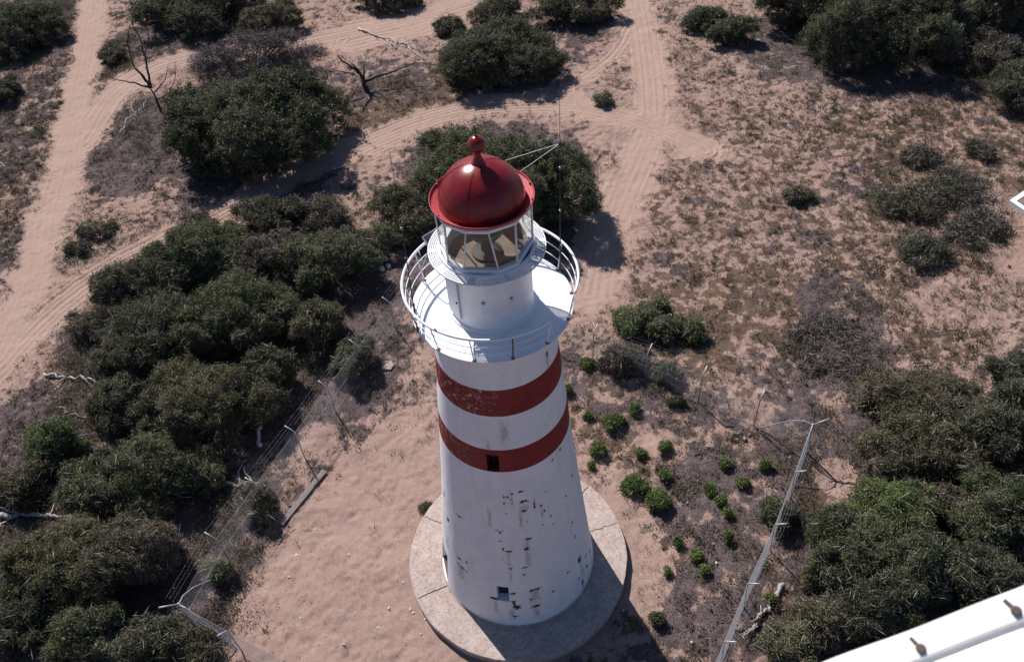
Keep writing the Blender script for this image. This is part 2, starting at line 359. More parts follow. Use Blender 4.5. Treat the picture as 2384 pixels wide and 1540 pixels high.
def axis_(a, b_, st, far):
    q = np.arange(a, b_+1e-6, st); ex = []; s_ = st; v = b_
    while v < far: s_ *= 1.35; v += s_; ex.append(v)
    ex2 = []; s_ = st; v = a
    while v > -far: s_ *= 1.35; v -= s_; ex2.append(v)
    return np.array(ex2[::-1]+list(q)+ex)
gx = axis_(-44, 48, .10, 2500); gy = axis_(-9, 66, .11, 2500)
X, Y = np.meshgrid(gx, gy); Zg, Lg, Dg, Tg = fields(X, Y)
nx, ny = len(gx), len(gy); idx = np.arange(nx*ny).reshape(ny, nx)
Fq = np.stack([idx[:-1, :-1], idx[:-1, 1:], idx[1:, 1:], idx[1:, :-1]], -1).reshape(-1, 4)
Vg = np.stack([X, Y, Zg], -1).reshape(-1, 3)
trk = Tg.ravel()[Fq].mean(1) > .5
def submesh(name, faces, label):
    u, inv = np.unique(faces, return_inverse=True)
    o = mesh_obj(name, Vg[u], inv.reshape(faces.shape), M['sand'], None, True, {'litter': Lg.ravel()[u], 'dry': Dg.ravel()[u], 'track': Tg.ravel()[u]})
    return tag(o, label, 'ground' if name == 'ground' else 'track', kind='structure')
submesh('ground', Fq[~trk], 'pinkish sand with grey leaf litter around the lighthouse')
submesh('sand_track', Fq[trk], 'rutted bare sand vehicle tracks winding through the scrub')
def gz(x, y): return float(fields(np.array([x]), np.array([y]))[0][0])
# ------------------------------------------------------------------ scattered grass, weeds, litter
rng = np.random.default_rng(7)
def leafquads(C, N_, size, asp, rng, up=.35, stick=False):
    n = len(C); d = rng.normal(size=(n, 3)); 
    nrm_ = rng.normal(size=(n, 3))+N_*.55+np.array([0, 0, up]); nrm_ /= np.linalg.norm(nrm_, axis=1)[:, None]
    d -= nrm_*(d*nrm_).sum(1)[:, None]; d /= np.linalg.norm(d, axis=1)[:, None]; s_ = np.cross(nrm_, d)
    l = (size*rng.uniform(.6, 1.35, n))[:, None]; a = d*l/2; b_ = s_*l*asp/2
    V = np.stack([C-a, C+b_-a*.1, C+a, C-b_-a*.1], 1).reshape(-1, 3); Fc = np.arange(n*4).reshape(-1, 4)
    return V, Fc
def blades(P, n, hgt, wid, spread, rng, lean=.9):
    """n upright pointed blades for every tuft position"""
    k = len(P); c = np.repeat(P, n, 0); N = k*n
    a = rng.uniform(0, 2*np.pi, N); sc = np.repeat(rng.uniform(.55, 1.35, k), n)
    rr = np.abs(rng.normal(0, spread, N))*sc; base = c+np.stack([rr*np.cos(a), rr*np.sin(a), np.full(N, -.02)], -1)
    h = hgt*sc*rng.uniform(.5, 1.2, N); ln = lean*rng.uniform(.2, 1, N)
    tip = base+np.stack([np.cos(a)*h*ln, np.sin(a)*h*ln, h], -1)
    b2 = a+rng.uniform(.8, 2.3, N); wv = np.stack([np.cos(b2), np.sin(b2), rng.uniform(-.3, .3, N)], -1)*wid*rng.uniform(.6, 1.4, N)[:, None]
    V = np.stack([base-wv, base+wv, tip], 1).reshape(-1, 3); Fc = np.arange(N*3).reshape(-1, 3)
    var = np.repeat(np.clip(np.repeat(rng.uniform(.1, .9, k), n)+rng.normal(0, .15, N), 0, 1), 3)
    return V, Fc, var
def sample(n, dens, seed):
    r = np.random.default_rng(seed); px = r.uniform(-60, 2450, n*6); py = r.uniform(-60, 1600, n*6)
    d = F[None]*FD+Rt[None]*(px-1192)[:, None]-U[None]*(py-770)[:, None]; t_ = (GZ-O[2])/d[:, 2]; W = O+d*t_[:, None]
    # thin out to an even density on the ground
    area = (np.linalg.norm(W-O, axis=1)**3); keep = r.uniform(0, 1, len(W)) < area/area.max()
    W = W[keep]; z, l_, d_, tr_ = fields(W[:, 0], W[:, 1]); W[:, 2] = z
    p = dens(W[:, 0], W[:, 1], l_, d_, tr_); ok = (r.uniform(0, 1, len(W)) < p) & (np.hypot(W[:, 0], W[:, 1]) > 4.75)
    return W[ok]
def d_dry(x, y, l, d, t_): return np.clip((.22+1.2*blobs(x, y, DRY)+.35*l)*(1-.93*t_)**2*(1-.92*blobs(x, y, CLEAN))*(.12+sst(.38, .60, fbm(x*1.3, y*1.3, 3, 77))), 0, 1)
def d_weed(x, y, l, d, t_): return np.clip((.16+.35*l+.30*blobs(x, y, DRY)+1.3*blobs(x, y, WEED))*(1-t_)**2*(1-.95*blobs(x, y, CLEAN))*(.15+sst(.42, .62, fbm(x*.8, y*.8, 3, 99))), 0, 1)
W = sample(90000, d_dry, 1); V, Fc, var = blades(W, 18, .17, .0105, .12, rng, 1.3)
tag(mesh_obj('dry_grass', V, Fc, M['grass_dry'], None, False, {'var': var}), 'brown dry grass tufts scattered over the sand', 'grass', kind='stuff')
print('tufts', len(W))
W = sample(52000, d_weed, 2)
k_ = len(W); m_ = rng.integers(8, 34, k_); sz = rng.uniform(.06, .20, k_)*(1+(rng.uniform(0, 1, k_) < .12)*.9)
Cw = np.repeat(W, m_, 0)+rng.normal(size=(m_.sum(), 3))*np.repeat(sz, m_)[:, None]*[1, 1, .45]+[0, 0, .07]
V, Fc = leafquads(Cw, rng.normal(size=Cw.shape)*.3, .085, .55, rng); tn = np.clip(np.repeat(rng.uniform(.0, .85, k_), m_)+rng.normal(0, .15, len(Cw)), 0, 1)
var = np.repeat(tn, 4)
tag(mesh_obj('low_weeds', V, Fc, M['weed_green'], None, False, {'var': var}), 'dark green creeping weeds dotted over the sand', 'weeds', kind='stuff')
print('weeds', len(W), len(Cw))
W = sample(64000, lambda x, y, l, d, t_: np.clip(.42+.5*l+0*x, 0, 1)*(1-.5*t_)*(.25+sst(.35, .6, fbm(x*.8, y*.8, 3, 44))), 6); V, Fc = leafquads(W+[0, 0, .015], np.zeros_like(W)+[0, 0, 3.], .058, .6, rng)
tag(mesh_obj('leaf_litter', V, Fc, M['leaf_brown'], None, False, {'var': np.repeat(rng.uniform(0, .7, len(W)), 4)}), 'dark fallen leaves and clods speckling the sand', 'leaf litter', kind='stuff')
def sticks(P, L, wid, rng):
    N = len(P); a = rng.uniform(0, 2*np.pi, N); l = L*rng.uniform(.4, 1.5, N); d = np.stack([np.cos(a)*l, np.sin(a)*l, rng.uniform(-.05, .12, N)*l*2], -1)/2
    s_ = np.stack([-np.sin(a), np.cos(a), a*0], -1)*wid*rng.uniform(.6, 1.6, N)[:, None]; up = np.array([0, 0, 1.0])*wid*1.6; P = P+[0, 0, .03]
    V = np.stack([P-d-s_, P-d+s_, P-d+up, P+d-s_*.4, P+d+s_*.4, P+d+up*.5], 1).reshape(-1, 3); o = np.arange(N)[:, None]*6
    Fc = np.concatenate([o+np.array([0, 3, 4, 1]), o+np.array([1, 4, 5, 2]), o+np.array([2, 5, 3, 0])])
    return V, Fc, np.repeat(rng.uniform(0, 1, N), 6)
def d_stick(x, y, l, d, t_): return np.clip(.02+.85*l, 0, 1)*(1-t_)*(1-blobs(x, y, CLEAN))
W = sample(22000, d_stick, 3); V, Fc, var = sticks(W, .55, .010, rng)
tag(mesh_obj('twig_litter', V, Fc, M['twig_grey'], None, False, {'var': var}), 'fallen grey twigs and bark strewn below the bushes', 'twigs', kind='stuff')
UND = [(480, 760, 330, 330, 1), (250, 1230, 330, 330, 1), (2150, 1180, 320, 320, 1), (1980, 1450, 200, 100, .9), (2150, 60, 330, 100, .8), (1120, 480, 260, 110, .9), (900, 520, 90, 90, .8), (540, 130, 220, 70, .8), (330, 300, 110, 90, .5), (2190, 480, 170, 120, .55), (1530, 770, 150, 60, .6), (1470, 850, 130, 50, .6), (330, 1480, 330, 90, .9), (850, 820, 60, 90, .5), (60, 60, 110, 100, .8), (2330, 180, 90, 110, .8), (1150, 130, 160, 60, .5), (1890, 1080, 60, 60, .4), (1700, 700, 30, 30, .0)]
W = sample(80000, lambda x, y, l, d, t_: blobs(x, y, UND)*(1-t_)**2*(1-.95*blobs(x, y, CLEAN))*(.12+.9*sst(.40, .56, fbm(x*.7, y*.7, 4, 123))), 8)
k_ = len(W); m_ = rng.integers(14, 60, k_); sz = rng.uniform(.12, .38, k_)
Cw = np.repeat(W, m_, 0)+rng.normal(size=(m_.sum(), 3))*np.repeat(sz, m_)[:, None]*[1, 1, .55]; Cw[:, 2] = np.abs(Cw[:, 2]-GZ)*1.25+GZ+.02
V, Fc = leafquads(Cw, rng.normal(size=Cw.shape)*.3, .088, .40, rng); tn = np.clip(np.repeat(rng.uniform(.0, .9, k_), m_)+rng.normal(0, .2, len(Cw)), 0, 1)
tag(mesh_obj('undergrowth', V, Fc, M['leaf_brown'], None, False, {'var': np.repeat(tn, 4)}), 'low dry brown undergrowth filling the gaps between the bushes', 'undergrowth', kind='stuff')
print('undergrowth', k_, len(Cw))
# ------------------------------------------------------------------ lighthouse
LH = empty('lighthouse', (0, 0, 0), 'white round lighthouse with two red bands and a red domed lantern', 'lighthouse')
# wall marks read off the photograph: (x, y in 2384 px picture, width, height px, kind)
def z2(x, y): return ((1100+x*.6093)*.79467, (1000+y*.6093)*.79467)
CH = [(530, 725, 22, 9), (655, 733, 12, 9), (698, 722, 20, 6), (715, 770, 38, 10), (713, 815, 30, 9), (765, 786, 8, 34), (799, 788, 12, 10), (615, 748, 10, 7), (635, 749, 9, 7), (650, 757, 7, 6), (618, 778, 8, 7),
 (814, 815, 8, 10), (845, 840, 10, 9), (808, 881, 12, 8), (854, 875, 7, 7), (730, 863, 8, 6), (628, 828, 8, 7), (581, 907, 15, 5), (598, 915, 10, 5), (612, 910, 8, 5), (602, 960, 17, 5), (600, 922, 8, 5), (733, 950, 26, 8), (728, 997, 26, 12), (641, 1010, 22, 6), (614, 998, 8, 10),
 (650, 1092, 18, 6), (718, 1086, 20, 5), (716, 1121, 9, 7), (766, 1193, 50, 9), (775, 1270, 36, 12), (750, 1240, 14, 6), (857, 1201, 12, 8), (672, 1322, 24, 8), (680, 1278, 34, 22), (665, 1258, 18, 22), (568, 1234, 32, 10), (658, 1213, 28, 7),
 (401, 840, 18, 8), (402, 1042, 22, 9), (412, 1084, 34, 9), (438, 1062, 6, 12), (935, 527, 8, 30), (890, 518, 7, 10), (852, 570, 8, 8), (834, 560, 8, 6), (908, 582, 6, 12), (945, 640, 6, 16), (952, 745, 6, 14), (939, 720, 6, 8), (948, 867, 7, 9), (935, 695, 5, 7), (917, 742, 6, 7),
 (982, 1045, 16, 26), (1012, 1030, 10, 8), (1030, 1010, 8, 12), (1016, 1080, 8, 14), (997, 1155, 10, 20), (927, 1108, 10, 8), (980, 1138, 8, 8), (1035, 960, 6, 8), (962, 935, 6, 9), (348, 858, 8, 16), (352, 905, 8, 18), (340, 918, 10, 24), (333, 850, 6, 10), (330, 735, 6, 14),
 (541, 468, 12, 6), (560, 404, 8, 6), (616, 408, 34, 8), (764, 340, 8, 8), (583, 212, 8, 8), (828, 60, 8, 20), (820, 720, 6, 6), (612, 1048, 8, 5), (825, 1275, 6, 5), (830, 355, 4, 6)]
RU = [(655, 760, 12, 50), (715, 800, 34, 26), (548, 850, 12, 60), (528, 660, 12, 60), (604, 660, 14, 70), (616, 440, 34, 60), (541, 500, 10, 40), (733, 1030, 20, 90), (728, 975, 22, 26), (641, 1045, 12, 60), (650, 1120, 10, 50), (766, 1220, 44, 50), (775, 1300, 30, 44), (580, 1275, 18, 60), (660, 1310, 20, 40),
 (412, 1110, 26, 44), (995, 1100, 12, 60), (800, 820, 10, 50), (827, 90, 12, 60), (583, 230, 8, 26), (764, 355, 8, 24), (735, 1060, 16, 40), (700, 860, 14, 60), (1000, 1175, 10, 40), (345, 960, 12, 60)]
def marks(lst):
    o_ = []
    for x, y, w_, h_ in lst:
        p = z2(x, y); a, z, e = onwall(*p)
        if e > .02: continue
        r = prof(z); d_ = pj((r*S*math.cos(R_(a)), r*S*math.sin(R_(a)), z*S))[2]
        k = .6093*.79467*d_/FD      # metres per px
        fx = max(.3, abs(math.sin(R_(a-(-90))+math.pi/2)))
        o_.append((a, z*S, w_*k*.52/fx, h_*k*.52/.62, r*S))
    return o_
MC, MR = marks(CH), marks(RU)
def paint(A, Zm, lst, soft, jit):
    v = np.zeros(A.shape)
    for i, (a, z, hw, hh, r) in enumerate(lst):
        da = (A-a+180) % 360-180; u = da*math.pi/180*r; k = (np.abs(u) < hw*2.2+.1) & (np.abs(Zm-z) < hh*2.2+.1)
        if not k.any(): continue
        q = np.maximum(np.abs(u[k])/hw, np.abs(Zm[k]-z)/hh)+(vn(u[k]*14+i*7, Zm[k]*14, 3)-.5)*jit
        v[k] = np.maximum(v[k], sst(1+soft, 1-soft, q))
    return v
NA = 720; rows = sorted(set([round(q, 4) for q in np.arange(0, 3.150, .0105)]+[2.0314, 2.2677, 2.600, 2.847, .375, .585, 2.04, 2.215, .02, .47, 1.06, 1.28]))
rows = [q for i, q in enumerate(rows) if i == 0 or q-rows[i-1] > .0035 or q in (2.0314, 2.2677, 2.600, 2.847, .375, .585, 2.04, 2.215, .47, 1.06, 1.28)]
Az = np.arange(NA)*.5-180; AA, ZZ = np.meshgrid(Az, np.array(rows)); RR = np.interp(ZZ, [a for a, _ in PROF], [b_ for _, b_ in PROF])*S
chip = paint(AA, ZZ*S, MC, .22, 1.1); rust = paint(AA, ZZ*S, MR, .6, 1.4)*.50
rust = rust*(.55+.7*vn(AA*2.2, ZZ*6, 13)); rust = np.clip(rust, 0, 1)*(1-chip)
wear = sst(-105, -155, AA)*1.0+sst(150, 120, AA)*0; wear = np.clip(wear+np.where(AA > 120, 1, 0)+.04, 0, 1); wear = np.where(ZZ > 2.55, np.clip(wear+sst(-80, -110, AA)*.75, 0, 1), wear*.8)
RD = RR-chip*.018+(fbm(AA*.12+50, ZZ*5, 3, 41)-.5)*.012
VW = np.stack([RD*np.cos(np.radians(AA)), RD*np.sin(np.radians(AA)), ZZ*S], -1).reshape(-1, 3)
ia = np.arange(len(rows)*NA).reshape(len(rows), NA); ib = np.roll(ia, -1, 1)
FW = np.stack([ia[:-1], ib[:-1], ib[1:], ia[1:]], -1)          # (rows-1, NA, 4)
zc = (np.array(rows)[:-1]+np.array(rows)[1:])/2
aw_, zw_, _ = onwall(1303*.79467, 1480*.79467); ad_, zd_, _ = onwall(1311*.79467, 1690*.79467)
aw_ = round(aw_*2)/2; ad_ = round(ad_*2)/2; print('window', aw_, zw_, 'door', ad_, zd_)
OPEN = [('window', -108.5, -98.0, 2.04, 2.215, .35), ('window', -108.5, -99.5, .375, .585, .35), ('doorway', ad_-22, ad_, .02, .47, .55), ('window', aw_-4.5, aw_+4.5, 1.06, 1.28, .3)]
hole = np.zeros(FW.shape[:2], bool)
for n_, a0, a1, z0, z1, dp in OPEN:
    ac = Az+.25; k = (((ac-a0) % 360) < (a1-a0))
    hole |= k[None, :] & ((zc > z0) & (zc < z1))[:, None]
inb1 = (zc > 2.600) & (zc < 2.847); inb2 = (zc > 2.0314) & (zc < 2.2677)
def wallpart(name, rowmask, material, label=None):
    fm = FW[rowmask][~hole[rowmask]]; u, inv = np.unique(fm, return_inverse=True)
    o = mesh_obj(name, VW[u], inv.reshape(fm.shape), material, LH, True, {'chip': chip.ravel()[u], 'rust': rust.ravel()[u], 'wear': wear.ravel()[u]})
    if label: o['label'] = label
    return o
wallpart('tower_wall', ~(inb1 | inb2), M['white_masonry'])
wallpart('painted_band', inb1, M['red_band'], 'upper red band, paint worn white on its sunny side')
wallpart('painted_band', inb2, M['red_band'], 'lower red band crossed by a small window')
def pol(r, a, z): return np.array([r*math.cos(R_(a)), r*math.sin(R_(a)), z])
for i, (n_, a0, a1, z0, z1, dp) in enumerate(OPEN):
    mb = MB(); r0, r1 = prof(z0)*S, prof(z1)*S
    A = [pol(r0, a0, z0*S), pol(r0, a1, z0*S), pol(r1, a1, z1*S), pol(r1, a0, z1*S)]
    am = (a0+a1)/2; inn = -pol(1, am, 0)*dp; B = [p+inn for p in A]
    N_ = 10; arc0 = [pol(r0, a0+(a1-a0)*k/N_, z0*S) for k in range(N_+1)]; arc1 = [pol(r1, a0+(a1-a0)*k/N_, z1*S) for k in range(N_+1)]
    mb.add([A[0], A[3], B[3], B[0]], [(0, 1, 2, 3)]); mb.add([A[1], B[1], B[2], A[2]], [(0, 1, 2, 3)])
    mb.add(arc0+[B[0], B[1]], [tuple(list(range(N_+1))+[N_+2, N_+1])]); mb.add(arc1+[B[3], B[2]], [tuple([N_+1, N_+2]+list(range(N_, -1, -1)))])
    band = i == 0
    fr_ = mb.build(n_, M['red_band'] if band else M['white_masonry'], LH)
    w_ = (B[1]-B[0])/2; u_ = (B[3]-B[0])/2; c_ = (B[0]+B[2])/2; k2 = -inn/np.linalg.norm(inn)
    p_ = MB().box(c_+k2*.03, w_*.98, u_*.98, k2*.01)
    if n_ == 'window':
        p_.build('pane', M['pane'], fr_)
        q_ = MB().box(c_+k2*.06, w_*.05, u_*.97, k2*.02); q_.box(c_+k2*.06, w_*.97, u_*.04, k2*.021)
        q_.build('window_frame', M['dark_metal'] if i < 2 else M['white_paint'], fr_)
    else:
        p_.build('door', M['door_brown'], fr_)
        MB().box(B[0]*.5+B[1]*.5-inn*.5+np.array([0, 0, .03]), w_*.97, inn*.45, (0, 0, .02)).build('threshold', M['door_brown'], fr_)
# bright sill on the left hand window and hood line
a_, z_ = aw_, 1.06
MB().box(pol(prof(z_)*S-.04, a_, z_*S-.05), pol(.09, a_, 0), pol(.20, a_+90, 0), (0, 0, .04)).build('window_sill', M['white_paint'], LH)
# plinth
mb = MB(); th = np.linspace(0, 2*math.pi, 240, endpoint=False)
rj = 4.5+(fbm(np.cos(th)*6+9, np.sin(th)*6, 4, 5)-.5)*.07
nP = 240; ring = []
for rr, zz in ((3.0, .0), (3.3, .0), (3.7, .0), (4.1, .002), (None, 0), ('e', -.02), ('b', GZ-.5)):
    for k, q in enumerate(th):
        r = rj[k]-.02 if rr is None else (rj[k] if rr == 'e' else (rj[k]-.01 if rr == 'b' else rr))
        zj = zz+(0 if rr in (3.0, 'b') else (fbm(np.array([r*math.cos(q)]), np.array([r*math.sin(q)]), 2, 5)[0]-.5)*.02)
        ring.append((r*math.cos(q), r*math.sin(q), zj))
mb.add(ring, [(i*nP+k, i*nP+(k+1) % nP, (i+1)*nP+(k+1) % nP, (i+1)*nP+k) for i in range(6) for k in range(nP)])
pl_ = mb.build('plinth', M['concrete'], LH, True); shade_auto(pl_, 40)
for a in (-160, 12, 40, 100, 150):
    d_ = pol(1, a, 0); n_ = pol(1, a+90, 0); q_ = [d_*(3.05+1.38*k/14)+n_*random.Random(a*31+k).uniform(-.03, .03)+np.array([0, 0, .012]) for k in range(15)]
    MB().tube(q_, .012, 5).build('slab_joint', M['joint'], LH)
# footing fillet round the foot of the tower
fl = MB(); fl.lathe([(prof(0)*S+.05, .012), (prof(0)*S+.03, .05), (prof(.012)*S-.01, .09)], 160); fl.build('footing', M['concrete'], LH, True)
# gallery deck
DZ = 3.233*S; DR = .5208*S
mb = MB(); mb.lathe([(1.0, DZ-.005), (DR-.25, DZ), (DR-.02, DZ-.002), (DR, DZ-.01), (DR, DZ-.05), (DR-.05, DZ-.06), (DR-.22, DZ-.09), (.43*S, DZ-.24), (.405*S, DZ-.42), (.38*S, DZ-.42)], 180)
o = mb.build('gallery_deck', M['white_paint'], LH); shade_auto(o, 30)
# drum under the lantern
RZ = 3.708*S; DRUM = .2646*S
mb = MB(); mb.lathe([(DRUM+.10, DZ-.01), (DRUM+.10, DZ+.05), (DRUM+.02, DZ+.09), (DRUM, DZ+.16), (DRUM, RZ-.10), (DRUM+.06, RZ-.02), (DRUM+.06, RZ+.0)], 128)
o = mb.build('lantern_drum', M['white_paint'], LH); shade_auto(o, 40)
def z5(x, y): return ((1170+x*.2792)*.79467, (650+y*.2792)*.79467)
for x, y in ((608, 775), (880, 853), (1175, 798), (1375, 633)):
    a, z, e = onwall(*z5(x, y), rf=lambda q: .2646, lo=3.2, hi=3.75); c = pol(DRUM+.012, a, z*S)
    v = MB(); v.tube([c-pol(.03, a, 0), c+pol(.02, a, 0)], .045, 10); v.build('vent', M['dark_metal'], LH)
    MB().tube([c+pol(.02, a, 0), c+pol(.045, a, 0)], [.055, .02], 10).build('vent_cover', M['galvanised'], LH)
dr = MB(); a = -152; dr.box(pol(DRUM+.02, a, DZ+.98), pol(.02, a, 0), pol(.30, a+90, 0), (0, 0, .78)); 
dro = dr.build('lantern_door', M['white_paint'], LH); MB().sphere(pol(DRUM+.07, a+11, DZ+.85), .035, 8).build('handle', M['dark_metal'], dro)
# perforated upper gallery
RI, RO = .272*S, .357*S
pg = MB(); T_ = .012
def ringcell(pgm, r0, r1, a0, a1, hole_):
    P = [(r0, a0), (r0, a1), (r1, a1), (r1, a0)]; n0 = len(pgm.v)
    if not hole_:
        V = [pol(r, a, RZ+dz) for dz in (0, -T_) for r, a in P]
        pgm.add(V, [(0, 3, 2, 1), (4, 5, 6, 7)]); return
    rm, am = (r0+r1)/2, (a0+a1)/2; hr, ha = (r1-r0)*.46, (a1-a0)*.46
    H = [(rm-hr, am), (rm, am+ha), (rm+hr, am), (rm, am-ha)]     # diamond
    for dz in (0, -T_):
        V = [pol(r, a, RZ+dz) for r, a in P+H]
        Fc = [(0, 4, 1), (1, 4, 5), (1, 5, 2), (2, 5, 6), (2, 6, 3), (3, 6, 7), (3, 7, 0), (0, 7, 4)]
        pgm.add(V, Fc if dz == 0 else [f[::-1] for f in Fc])
NC = 150; rr_ = np.linspace(RI+.085, RO-.025, 6)
for k in range(NC):
    a0, a1 = k*360/NC, (k+1)*360/NC; inside = (k % 15) not in (0, 14)
    ringcell(pg, RI, rr_[0], a0, a1, False); ringcell(pg, rr_[-1], RO, a0, a1, False)
    for j in range(5): ringcell(pg, rr_[j], rr_[j+1], a0, a1, inside)
pg.lathe([(RO, RZ), (RO+.004, RZ-.045), (RO-.006, RZ-.045), (RO-.004, RZ-T_)], 128)
pg.build('upper_gallery', M['white_paint'], LH)
for k in range(12):
    bk = MB(); a = k*30+8; bk.tube([pol(DRUM+.03, a, RZ-.03), pol(RO-.03, a, RZ-.03)], .014, 6); bk.tube([pol(DRUM, a, RZ-.28), pol(RO-.08, a, RZ-.04)], .010, 6)
    bk.build('bracket', M['white_paint'], LH)
# polygonal curb, glazing bars, glass
BB = [-148, -122, -78.6, -53, -4, 32, 68, 104, 140, 176]; BT = [-143, -112.5, -87, -53, -8, 28, 70, 103, 142, 179]
CZ = RZ+.16; TZ = 4.035*S; RB = .283*S; RTp = .288*S
cb = MB()
n_ = len(BB); V = []
for r, z in ((RB+.015, RZ-.001), (RB+.015, CZ-.02), (RB, CZ), (RB-.13, CZ), (RB-.13, RZ-.3)):
    for a in BB: V.append(pol(r, a, z))
cb.lathe([(RB+.055, RZ-.02), (RB+.055, RZ+.055), (RB+.04, RZ+.065), (RB-.02, RZ+.065)], 96)
cb.add(V, [(i*n_+k, i*n_+(k+1) % n_, (i+1)*n_+(k+1) % n_, (i+1)*n_+k) for i in range(4) for k in range(n_)])
cb.build('lantern_curb', M['white_paint'], LH)
for k in range(n_):
    p0, p1 = pol(RB-.03, BB[k], CZ-.03), pol(RTp-.03, BT[k], TZ)
    MB().tube([p0, p1], .030 if k in (0, 3, 4) else .022, 8).build('glazing_bar', M['white_paint'], LH, True)
    j = (k+1) % n_; q0, q1 = pol(RB-.03, BB[j], CZ), pol(RTp-.03, BT[j], TZ)
    MB().add([p0, q0, q1, p1], [(0, 1, 2, 3)]) if False else None
    g = MB(); g.add([p0, q0, q1, p1], [(0, 1, 2, 3)]); g.build('glass_pane', M['glass'], LH)
hd = MB(); V = []
for r, z in ((RTp-.08, TZ-.03), (RTp+.02, TZ-.03), (RTp+.02, TZ+.04), (RTp-.08, TZ+.04)):
    for a in BT: V.append(pol(r, a, z))
hd.add(V, [(i*n_+k, i*n_+(k+1) % n_, (i+1)*n_+(k+1) % n_, (i+1)*n_+k) for i in range(3) for k in range(n_)]); hd.build('head_ring', M['white_paint'], LH)
# lamp inside: pedestal, floor and ribbed lens
fl = MB(); fl.lathe([(.0, RZ-.26), (RB-.14, RZ-.26)], 48); fl.build('lantern_floor', M['lantern_inside'], LH)
pd = MB(); pd.lathe([(.42, RZ-.25), (.42, RZ-.18), (.17, RZ-.12), (.15, RZ+.30), (.40, RZ+.38), (.40, RZ+.42), (.0, RZ+.42)], 40); shade_auto(pd.build('lamp_pedestal', M['dark_metal'], LH), 40)
pr = [(.0, RZ+.43)]; z = RZ+.44
for k in range(14):
    r = .42+.16*math.sin(math.pi*(k+.5)/14); pr += [(r, z), (r+.035, z+.035)]; z += .06
pr += [(.28, z+.03), (.0, z+.06)]
ln = MB(); ln.lathe(pr, 48); ln.build('lamp_lens', M['lens'], LH)
cu = MB()                                           # drawn blinds behind the landward panes
cu.lathe([(.96, RZ-.2), (1.0, RZ+1.25)], 40, 18, 66); cu.build('lantern_blind', M['lantern_inside'], LH, True)
# dome
DMR = .2515*S; RIM = .3025*S; RIZ = 4.077*S; D0 = RIZ-.15
gt = MB(); gt.lathe([(DMR-.06, D0-.03), (RIM-.03, RIZ-.06), (RIM, RIZ-.02), (RIM, RIZ+.02), (RIM-.012, RIZ+.025), (RIM-.022, RIZ+.015), (RIM-.035, RIZ-.04), (DMR-.01, D0+.01), (DMR-.06, D0-.01)], 128)
shade_auto(gt.build('gutter', M['gutter_red'], LH), 35)
ul = MB(); ul.lathe([(.0, D0-.05), (DMR-.04, D0-.05), (RIM-.035, RIZ-.075)], 96); ul.build('soffit', M['white_paint'], LH)
HZ = 1.02; pr = []
for k in range(25):
    q = k/24*math.pi/2*.90; pr.append((DMR*math.cos(q)**.97, D0+DMR*HZ*math.sin(q)))
zt = pr[-1][1]; rt = pr[-1][0]
pr += [(rt*.8, zt+.05), (.115, zt+.13), (.085, zt+.22), (.075, zt+.33), (.085, zt+.38), (.11, zt+.40), (.11, zt+.42), (.06, zt+.43)]
dm = MB(); dm.lathe(pr, 128); dmo = dm.build('dome', M['dome_red'], LH); shade_auto(dmo, 40)
sm = MB()
for a in range(-118, 240, 72):
    pts = []
    for k in range(20):
        q = k/19*math.pi/2*.88; pts.append(pol(DMR*math.cos(q)**.97+.004, a+5, D0+DMR*HZ*math.sin(q)+.003))
    sm.tube(pts, .006, 5)
    for p in pts[1:]:
        for dd in (-.035, .035): sm.sphere(p+pol(dd, a+95, 0), .008, 6)
sm.build('seam', M['dome_red'], LH)
BZ = 4.416*S; BR = .051*S
bl = MB(); bl.sphere((0, 0, BZ), BR, 32); bl.lathe([(.06, zt+.40), (.085, BZ-BR*.95), (.12, BZ-BR*.80)], 24)
shade_auto(bl.build('ventilator_ball', M['ball_red'], LH), 50)
rd = MB(); rd.tube([(0, 0, BZ+BR-.02), (0, 0, BZ+BR+.05)], [.035, .02], 8); rd.tube([(0, 0, BZ+BR), (.0, 0, BZ+BR+.34)], [.011, .006], 6); rd.build('lightning_rod', M['dark_metal'], LH)
for a in (-150, -122, -15, 15, 60, 100, 150): MB().box(pol(RIM-.045, a, RIZ-.01), pol(.02, a, 0), pol(.025, a+90, 0), (0, 0, .030)).build('lug', M['rust_metal'], LH)
# gallery railing
RA = empty('railing', (0, 0, 0), None, None); RA.parent = LH
PA = [-185, -160, -134, -106.5, -80, -53, -26, 1, 28, 55, 82, 109, 122, 148]
def rp(a, f): return pol((.512+.038*f)*S, a, DZ+.225*S*f)
for a in PA:
    p = MB(); p.tube([rp(a, -.05), rp(a, 1)], .019 if a != -80 else .024, 7); po = p.build('railing_post', M['white_paint'] if a not in (-80, -160) else M['rust_metal'], RA, True)
    MB().box(rp(a, .0)+np.array([0, 0, .01]), pol(.05, a, 0), pol(.04, a+90, 0), (0, 0, .014)).build('foot', M['rust_metal'], po)
def railarc(f, a0, a1, r): return MB().tube([rp(a0+(a1-a0)*k/100, f) for k in range(101)], r, 8)
railarc(1.0, -25, 306, .040).build('handrail', M['white_paint'], RA, True)
railarc(.66, -25, 312, .014).build('rail', M['white_paint'], RA, True); railarc(.33, -25, 312, .014).build('rail', M['white_paint'], RA, True)
